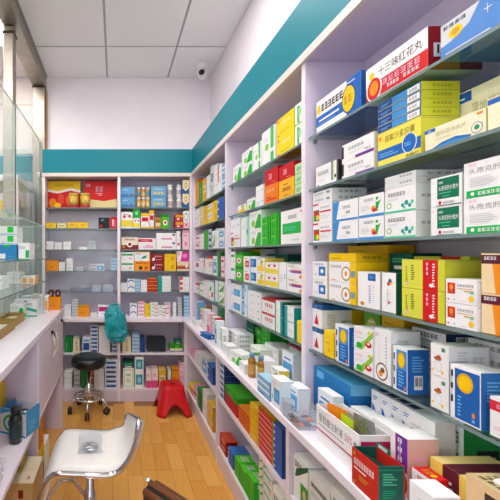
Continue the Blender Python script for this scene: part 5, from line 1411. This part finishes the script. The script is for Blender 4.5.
# ------------------------------------------------------------------ bottles, tins, jars
def bottle(label, group, r, h, loc, body, cap, lab=None, neck=0.55, name='pill_bottle', cat='bottle'):
    t = thing(name, label, cat, loc, 0, group)
    hb = h * 0.80
    mb = MB(); mb.lathe([(r * 0.92, 0), (r, h * 0.02), (r, hb * 0.86), (r * 0.9, hb * 0.94), (r * neck, hb), (r * neck, hb + 0.001)], body, n=18); build('bottle_body', mb, t)
    mb = MB(); mb.lathe([(r * max(neck + 0.14, 0.66), hb + 0.001), (r * max(neck + 0.16, 0.68), h * 0.97), (r * max(neck + 0.08, 0.6), h)], cap, n=18); build('cap', mb, t)
    if lab:
        mb = MB()
        n = 18
        vs = []; fs = []
        for k in range(n):
            a = 2 * math.pi * k / n
            for z in (hb * 0.2, hb * 0.7): vs.append((r * 1.012 * math.cos(a), r * 1.012 * math.sin(a), z))
        for k in range(n):
            k2 = (k + 1) % n; fs.append((2 * k, 2 * k2, 2 * k2 + 1, 2 * k + 1))
        mb.raw(vs, fs, lab); build('label_sleeve', mb, t)
    return t
AMB = mat('amber_plastic', '#a8691c', rough=0.2, noise=0.1, coat=0.3)
WHT = paper('#efedef')
for x, y, nm in ((0.640, 1.60, 'front'), (0.665, 1.555, 'rear')):
    bottle('amber medicine bottle with white blue-lidded cap, %s of the pair on worktop' % nm, 'amber bottles on the worktop', 0.0165, 0.115, (x + 0.014, y + 0.03, ZW + 0.0006), AMB, paper('#6d94b8'), paper('#c79a4a'))
zs = ZS[1] + 0.0006
for i, x in enumerate((138.8, 143.5, 148.0)):
    X = (x - CX) * 3.26 / F
    bottle('small gold bottle with white cap between the blue cartons, standing on shelf', 'gold bottles on the top back shelf', 0.0195, 0.10, (X, 3.26, zs), paper('#c79a3a'), WHT, paper('#e6cf9a'), neck=0.75)
    bottle('small gold bottle with white cap between the blue cartons, upper row', 'gold bottles in the upper row', 0.0185, 0.095, (X, 3.26, zs + 0.1006), paper('#bd8f34'), WHT, paper('#5a98b8') if i != 1 else paper('#d9b870'), neck=0.75)
for i, x in enumerate((170.2, 179.3)):
    X = (x - CX) * 3.26 / F
    bottle('white pill bottle beside the blue carton, lower row of top shelf', 'white bottles on the top back shelf', 0.026, 0.112, (X, 3.265, zs), WHT, WHT, paper('#c9b8bc'), neck=0.8)
    bottle('white pill bottle beside the blue carton, upper row of top shelf', 'white bottles in the upper row', 0.025, 0.108, (X - 0.004, 3.265, zs + 0.1126), WHT, WHT, paper('#aeb4c0'), neck=0.8)
for i, x in enumerate((73.8, 85.2)):
    X = (x - CX) * 3.26 / F
    t = thing('tea_tin', ['gold and red printed tin in front of the flame gift box', 'gold and red printed tin in front of the pale-based gift box'][i], 'tin', (X, 3.262, zs), 0, 'tins before the gift boxes')
    mb = MB(); mb.lathe([(0.045, 0), (0.046, 0.003), (0.046, 0.025)], paper('#b8242a'), n=24); build('tin_base', mb, t)
    mb = MB(); mb.lathe([(0.045, 0.0255), (0.045, 0.115)], paper('#d2ac3e'), n=24); b_ = build('tin_body', mb, t)
    mb = MB(); mb.lathe([(0.0465, 0.1155), (0.0465, 0.135), (0.044, 0.138)], paper('#cdb45a'), n=24); build('lid', mb, t)
    mb = MB()
    vs = []
    for k in range(16):
        a = 2 * math.pi * k / 16; ang = -math.pi / 2 + 0.55 * math.cos(a)
        vs.append((0.0456 * math.cos(ang), 0.0456 * math.sin(ang), 0.068 + 0.026 * math.sin(a)))
    mb.poly(vs, paper('#e9e2b4')); build('emblem', mb, t)
def jar(label, group, X, Y, z, w, d, h, fill, lidc, name='clear_box', cat='container'):
    t = thing(name, label, cat, (X, Y, z), 0, group)
    mb = MB(); tubgeo(mb, w, d, h, 0.0015, PLAST); build('clear_body', mb, t)
    mb = MB(); mb.box(-w / 2 + 0.004, -d / 2 + 0.004, 0.002, w / 2 - 0.004, d / 2 - 0.004, h * 0.6, fill); build('contents', mb, t)
    mb = MB(); mb.box(-w / 2 - 0.001, -d / 2 - 0.001, h + 0.0003, w / 2 + 0.001, d / 2 + 0.001, h + 0.004, lidc); build('lid', mb, t)
zs5 = ZS[5] + 0.0006
for i, (x0, x1) in enumerate(((70.5, 80), (81, 90.5), (92, 101.5), (103, 113))):
    jar(['clear box of dark blue pieces beside the scissors box', 'clear box of mid blue pieces second from the scissors box', 'clear box of pale pieces third from the scissors box', 'clear box of pale pieces next to the bay divider'][i], 'clear boxes on the lowest back shelf',
        ((x0 + x1) / 2 - CX) * 3.27 / F, 3.27, zs5, (x1 - x0) * 3.23 / F, 0.07, 0.066, mat('blue_bits%d' % i, ['#6a7fa0', '#5a78a8', '#9fb0c4', '#8ea6c6'][i], rough=0.5, noise=0.4, scale=70), PLAST)
jar('clear jar with grey lid on the third back shelf', 'clear jar', (92.5 - CX) * 3.27 / F, 3.27, ZS[3] + 0.0006, 0.072, 0.06, 0.088, mat('pale_bits', '#c4ccd0', rough=0.5, noise=0.3, scale=60), paper('#9aa2a6'))
for x, hgt in ((84.5, 0.03),):
    put('greycode', 0.06, 0.05, hgt, ((80 - CX) * 3.26 / F, 3.27, ZS[4] + 0.0006), 0, where_b(0, 4) + ' alone')

# black folders and packs in the back base unit
X0 = (147 - CX) * 3.18 / F
for i in range(9):
    t_ = thing('folder', 'thin black folder leaning on the mid shelf beside the navy box file', 'folder', (X0 + 0.019 * i + 0.012, 3.24, ZM + 0.0006), 0, 'black folders in the back base unit')
    mb = MB(); mb.raw([(-0.006, -0.07, 0), (0.006, -0.07, 0), (0.006, 0.07, 0), (-0.006, 0.07, 0), (-0.006 + 0.004, -0.07, 0.125), (0.006 + 0.004, -0.07, 0.125), (0.010, 0.07, 0.125), (-0.002, 0.07, 0.125)],
                      [(3, 2, 1, 0), (4, 5, 6, 7), (0, 1, 5, 4), (1, 2, 6, 5), (2, 3, 7, 6), (3, 0, 4, 7)], mat('folder_black', '#1c2730', rough=0.4), smooth=False)
    build('cover', mb, t_)
    mb = MB(); mb.box(-0.003, -0.0708, 0.02, 0.004, -0.0702, 0.10, paper('#3c4a56')); build('spine_label', mb, t_)
put('bluecrest', 0.12, 0.10, 0.03, ((176 - CX) * 3.2 / F, 3.23, ZM + 0.0006), 0, where_b(1, 'm'))
put('greenflat', 0.11, 0.09, 0.035, ((176 - CX) * 3.2 / F, 3.23, ZM + 0.0312), 0.15, where_b(1, 'm'))
put('darkgreen', 0.06, 0.06, 0.045, ((178 - CX) * 3.2 / F, 3.23, ZM + 0.0670), 0, where_b(1, 'm'))

# ------------------------------------------------------------------ stock and tools on the left counter
def lx(dn, x0, x1, y0, d, z, h, where, n=1, big=False, rz=0.0):
    for i in range(n):
        put(dn, x1 - x0, d, h - 0.0008, ((x0 + x1) / 2, y0 + d / 2, z + 0.0006 + i * h), rz, where, big, levels_word(i, n), 'boxes on the left counter')
D('tealband', 'white carton with teal wave band', 'W', 'W', 'W', 'q 0 .22 .5 .42 1 .24 1 .44 .5 .58 0 .42 #2fae8c; r 0 0 1 .08 #2fae8c; k .2 .68 .8 .8 GY 5; e .5 .9 .05 .05 B; p .1 .12 .5 .18 LGY 1', 'p .2 .3 .8 .7 LGY 4')
D('greentag', 'white carton with bright green price tag', 'W', 'W', 'W', 'r .45 .3 .8 .95 #17c93a; p .1 .15 .9 .25 LB 1; r 0 .06 1 .12 LB')
D('bluebase', 'blue carton with white corner print', '#2f86c4', '#2a78b4', 'W', 'r 0 .05 .35 .4 W; p .5 .2 .9 .3 LB 1; r .25 .85 .6 1 #17c93a')
D('greencorner', 'white carton with green corner mark', 'W', 'W', '#dfeee0', 'r .62 .1 .95 .55 #2aa84a; k .1 .65 .6 .78 GY 4; r .0 .0 1 .05 MG')
D('orangeend', 'slim white carton with orange end', '#f2efe8', '#f0a64a', 'W', 'r .2 .1 .8 .7 #f0a64a; p .1 .8 .9 .9 GY 1')
wD = 'inside the glass display case'
lx('bluebase', -0.69, -0.588, 2.02, 0.12, ZD2, 0.088, wD, big=True)
lx('greentag', -0.69, -0.585, 2.02, 0.12, ZD2 + 0.0885, 0.055, wD, n=2, big=True)
lx('greencorner', -0.58, -0.512, 2.03, 0.12, ZD2, 0.10, wD, big=True)
lx('greentag', -0.69, -0.60, 1.62, 0.10, ZD2, 0.06, 'on upper display case shelf by the near end')
for i in range(4):
    lx('orangeend' if i > 1 else 'whiteblock', -0.69 + 0.045 * i, -0.648 + 0.045 * i, 2.16, 0.10, ZD1, 0.075 if i < 2 else 0.05, 'on lower display case shelf')
lx('greenword', -0.69, -0.60, 1.80, 0.12, ZD1, 0.07, 'on lower display case shelf')
lx('tealband', -0.685, -0.535, 2.305, 0.08, ZLT, 0.115, 'on the left worktop', big=True)
lx('greenleaf', -0.685, -0.60, 2.21, 0.08, ZLT, 0.10, 'on the left worktop')
for i in range(3):
    lx('orangeend' if i != 1 else 'whiteblock', -0.60 + 0.036 * i, -0.566 + 0.036 * i, 2.44 + 0.03 * i, 0.10, ZLT, 0.135 - 0.01 * i, 'at the left worktop end')
lx('greycode', -0.68, -0.61, 2.45, 0.10, ZLT, 0.06, 'at the left worktop end', n=2)
def tray(label, x0, x1, y0, y1, z, h, m, fill):
    t = thing('cardboard_tray', label, 'tray', ((x0 + x1) / 2, (y0 + y1) / 2, z + 0.0006), 0, 'cardboard trays on the counter')
    mb = MB(); tubgeo(mb, x1 - x0, y1 - y0, h, 0.003, m); build('tray_body', mb, t)
    mb = MB(); w, d = (x1 - x0) / 2 - 0.006, (y1 - y0) / 2 - 0.006
    mb.box(-w, -d, 0.0035, w, d, h * 0.55, fill); build('contents', mb, t)
TRB = mat('tray_card', '#a98546', rough=0.6, noise=0.06)
tray('low brown cardboard tray in the display case beside the green leaf carton', -0.69, -0.585, 1.98, 2.19, ZLT, 0.05, TRB, mat('leaflets', '#d9cda8', rough=0.7, noise=0.2, scale=50))
tray('low brown cardboard tray in the display case with pale papers', -0.69, -0.57, 1.66, 1.93, ZLT, 0.05, TRB, mat('pale_papers', '#d9d4c4', rough=0.7, noise=0.15, scale=40))
ob = open_box('pen_box', 'open orange carton at the end of the counter holding scissors', 'box', 0.095, 0.08, 0.098, (-0.468, 2.625, ZLT + 0.0006), 0.05, ('#f09416', '#d97f0c', '#c46e08'), 'p .2 .3 .8 .5 #d97f0c 2')
t = thing('scissors', 'scissors with black and red handles standing in the orange carton', 'scissors', (-0.470, 2.622, ZLT + 0.006))
for sg in (-1, 1):
    mb = MB(); mb.tube([(0.026 * sg + 0.017 * math.cos(2 * math.pi * k / 16), 0.003 * sg, 0.118 + 0.024 * math.sin(2 * math.pi * k / 16)) for k in range(16)], 0.006, BLACKP, n=8, closed=True)
    h_ = build('handle', mb, t)
    mb = MB(); mb.tube([(0.026 * sg + 0.011 * math.cos(2 * math.pi * k / 16), 0.003 * sg, 0.118 + 0.017 * math.sin(2 * math.pi * k / 16)) for k in range(16)], 0.003, mat('red_grip', '#c4302a', rough=0.4), n=6, closed=True)
    build('grip_insert', mb, h_)
    mb = MB(); mb.raw([(0.018 * sg - 0.004, 0.003 * sg - 0.001, 0.095), (0.018 * sg + 0.004, 0.003 * sg - 0.001, 0.095), (-0.010 * sg + 0.002, 0.003 * sg - 0.001, 0.0), (-0.010 * sg - 0.002, 0.003 * sg - 0.001, 0.0),
                       (0.018 * sg - 0.004, 0.003 * sg + 0.001, 0.095), (0.018 * sg + 0.004, 0.003 * sg + 0.001, 0.095), (-0.010 * sg + 0.002, 0.003 * sg + 0.001, 0.0), (-0.010 * sg - 0.002, 0.003 * sg + 0.001, 0.0)],
                      [(0, 1, 2, 3), (7, 6, 5, 4), (0, 4, 5, 1), (1, 5, 6, 2), (2, 6, 7, 3), (3, 7, 4, 0)], CHROME, smooth=False)
    build('blade', mb, t)
# niche under the left worktop
bottle('dark medicine bottle with black lid on the counter niche shelf', None, 0.030, 0.165, (-0.470, 1.60, ZLS + 0.0006), mat('dark_glass', '#10201f', rough=0.12, coat=0.4), BLACKP, mat('dark_label', '#1f3a3a', rough=0.4), neck=0.62, name='medicine_bottle')
ob = open_box('open_carton', 'open blue carton with green ring print full of small packs in niche', 'box', 0.15, 0.12, 0.125, (-0.478, 1.712, ZLS + 0.0006), -0.38, ('W', '#3f8fc4', '#b08a4a'),
              'q 0 .75 .35 .9 1 .9 1 1 0 1 #3f9fd0; e .45 .45 .34 .36 #46b03a; e .45 .45 .25 .26 W; e .45 .45 .16 .17 #2a8fc8; r 0 0 1 .08 #3f9fd0', 'p .2 .2 .8 .6 LB 3')
rs = random.Random(9)
for i in range(6):
    mb = MB(); mb.box(-0.018, -0.014, 0, 0.018, 0.014, 0.085 + 0.008 * (i % 4), C_(['W', '#c4302a', 'W', '#6a8fb8', '#2a2a30', 'LGY'][i]))
    o = build('small_pack', mb, None, (-0.478 + 0.040 * (i % 3 - 1) + 0.017 * (i // 3), 1.712 - 0.016 * (i % 3 - 1) + 0.044 * (i // 3) - 0.022, ZLS + 0.005), -0.38)
    tag(o, ['white small pack in the open ring-print carton, front row', 'red small pack in the open ring-print carton', 'white small pack in the open ring-print carton, front row', 'blue small pack in the open ring-print carton', 'black small pack in the open ring-print carton', 'grey small pack in the open ring-print carton'][i], 'pack', 'small packs in the open carton')
wN = 'on the counter niche shelf'
lx('greenframe', -0.60, -0.53, 1.50, 0.05, ZLS, 0.13, wN)
lx('yellowlow', -0.70, -0.58, 1.71, 0.08, ZLS, 0.055, wN, n=4)
lx('redgoldpack', -0.70, -0.59, 1.60, 0.08, ZLS, 0.08, wN, n=2)
lx('whitepack', -0.70, -0.62, 1.40, 0.07, ZLS, 0.06, wN, n=2)
t = thing('parcel_box', 'tan cardboard parcel box with red stamp under the counter', 'box', (-0.50, 1.665, 0.0005))
mb = MB(); mb.box(-0.122, -0.105, 0, 0.122, 0.105, 0.312, mat('parcel_tan', '#c8a56c', rough=0.7, noise=0.05), mz=mat('parcel_top', '#dccfb4', rough=0.6)); build('parcel_body', mb, t)
mb = MB(); mb.box(-0.122, -0.012, 0.3122, 0.122, 0.012, 0.3126, mat('parcel_tape', '#d8c8a2', rough=0.3)); build('tape', mb, t)
mb = MB(); draw(mb, mb, 'k .72 .3 .84 .9 #a02a2a 1; e .78 .62 .05 .06 #a02a2a', lambda u, v, e: ((u - 0.5) * 0.244, -0.105 - e, v * 0.312), 1, 0.0002); 
draw(mb, mb, 'k .84 .14 .92 .24 #b04a7a 1', lambda u, v, e: ((u - 0.5) * 0.244, (v - 0.5) * 0.21, 0.312 + e), 1, 0.0002); build('stamp', mb, t)
lx('patterned', -0.515, -0.455, 1.64, 0.11, 0.3128, 0.125, 'standing on the parcel box')
lx('redpic', -0.60, -0.525, 1.66, 0.09, 0.3128, 0.09, 'standing on the parcel box')
lx('bluestack', -0.51, -0.425, 1.90, 0.12, 0.0, 0.14, 'on the floor below the counter doors')
lx('yellow', -0.51, -0.425, 1.90, 0.12, 0.1405, 0.12, 'on the floor below the counter doors')
lx('greenword', -0.50, -0.43, 2.08, 0.12, 0.0, 0.20, 'on the floor below the counter doors')
lx('orangecube', -0.50, -0.425, 1.91, 0.10, 0.261, 0.14, 'on the floor below the counter doors')
# crumpled clear film on the niche shelf
bm = bmesh.new(); bmesh.ops.create_icosphere(bm, subdivisions=4, radius=1)
for v in bm.verts:
    p = v.co.copy()
    k = 1 + 0.30 * mnoise.noise(p * 2.6) + 0.25 * mnoise.noise(p * 6.1)
    v.co = Vector((p.x * 0.085 * k, p.y * 0.10 * k, max(0.0006, 0.035 + p.z * 0.035 * k)))
me = bpy.data.meshes.new('film_bag'); bm.to_mesh(me); bm.free(); me.materials.append(glass_mat('milky_film', (0.85, 0.84, 0.88), refl=1.4, rough=0.15, haze=0.45, hazecol=(0.85, 0.83, 0.88)))
tag(link('film_bag', me, None, (-0.53, 1.32, ZLS)), 'crumpled translucent plastic bag on the counter niche shelf', 'bag')
# stock in the tall glass cabinet
for k, (dn, x0, x1, y0, d, h) in enumerate((('goldpack', -0.96, -0.84, 2.80, 0.10, 0.15), ('redbox', -0.96, -0.84, 2.92, 0.10, 0.18), ('orangecube', -0.95, -0.84, 3.05, 0.10, 0.13), ('creamnotch', -0.95, -0.84, 3.17, 0.08, 0.16))):
    lx(dn, x0, x1, y0, d, 1.656, h, 'on top shelf of the tall glass cabinet', rz=0)
for k, (dn, y0, h) in enumerate((('greenword', 2.80, 0.10), ('whiteblock', 2.92, 0.12), ('goldtall', 3.04, 0.14), ('tealend', 3.16, 0.12))):
    lx(dn, -0.95, -0.84, y0, 0.10, 1.356, h, 'on second shelf of the tall glass cabinet')
for k, (dn, y0, h) in enumerate((('whitepack', 2.80, 0.12), ('greenleaf', 2.92, 0.10), ('bluewhite', 3.04, 0.14), ('pinktall', 3.16, 0.12))):
    lx(dn, -0.95, -0.84, y0, 0.10, 1.056, h, 'on third shelf of the tall glass cabinet')

flush_stock(310)
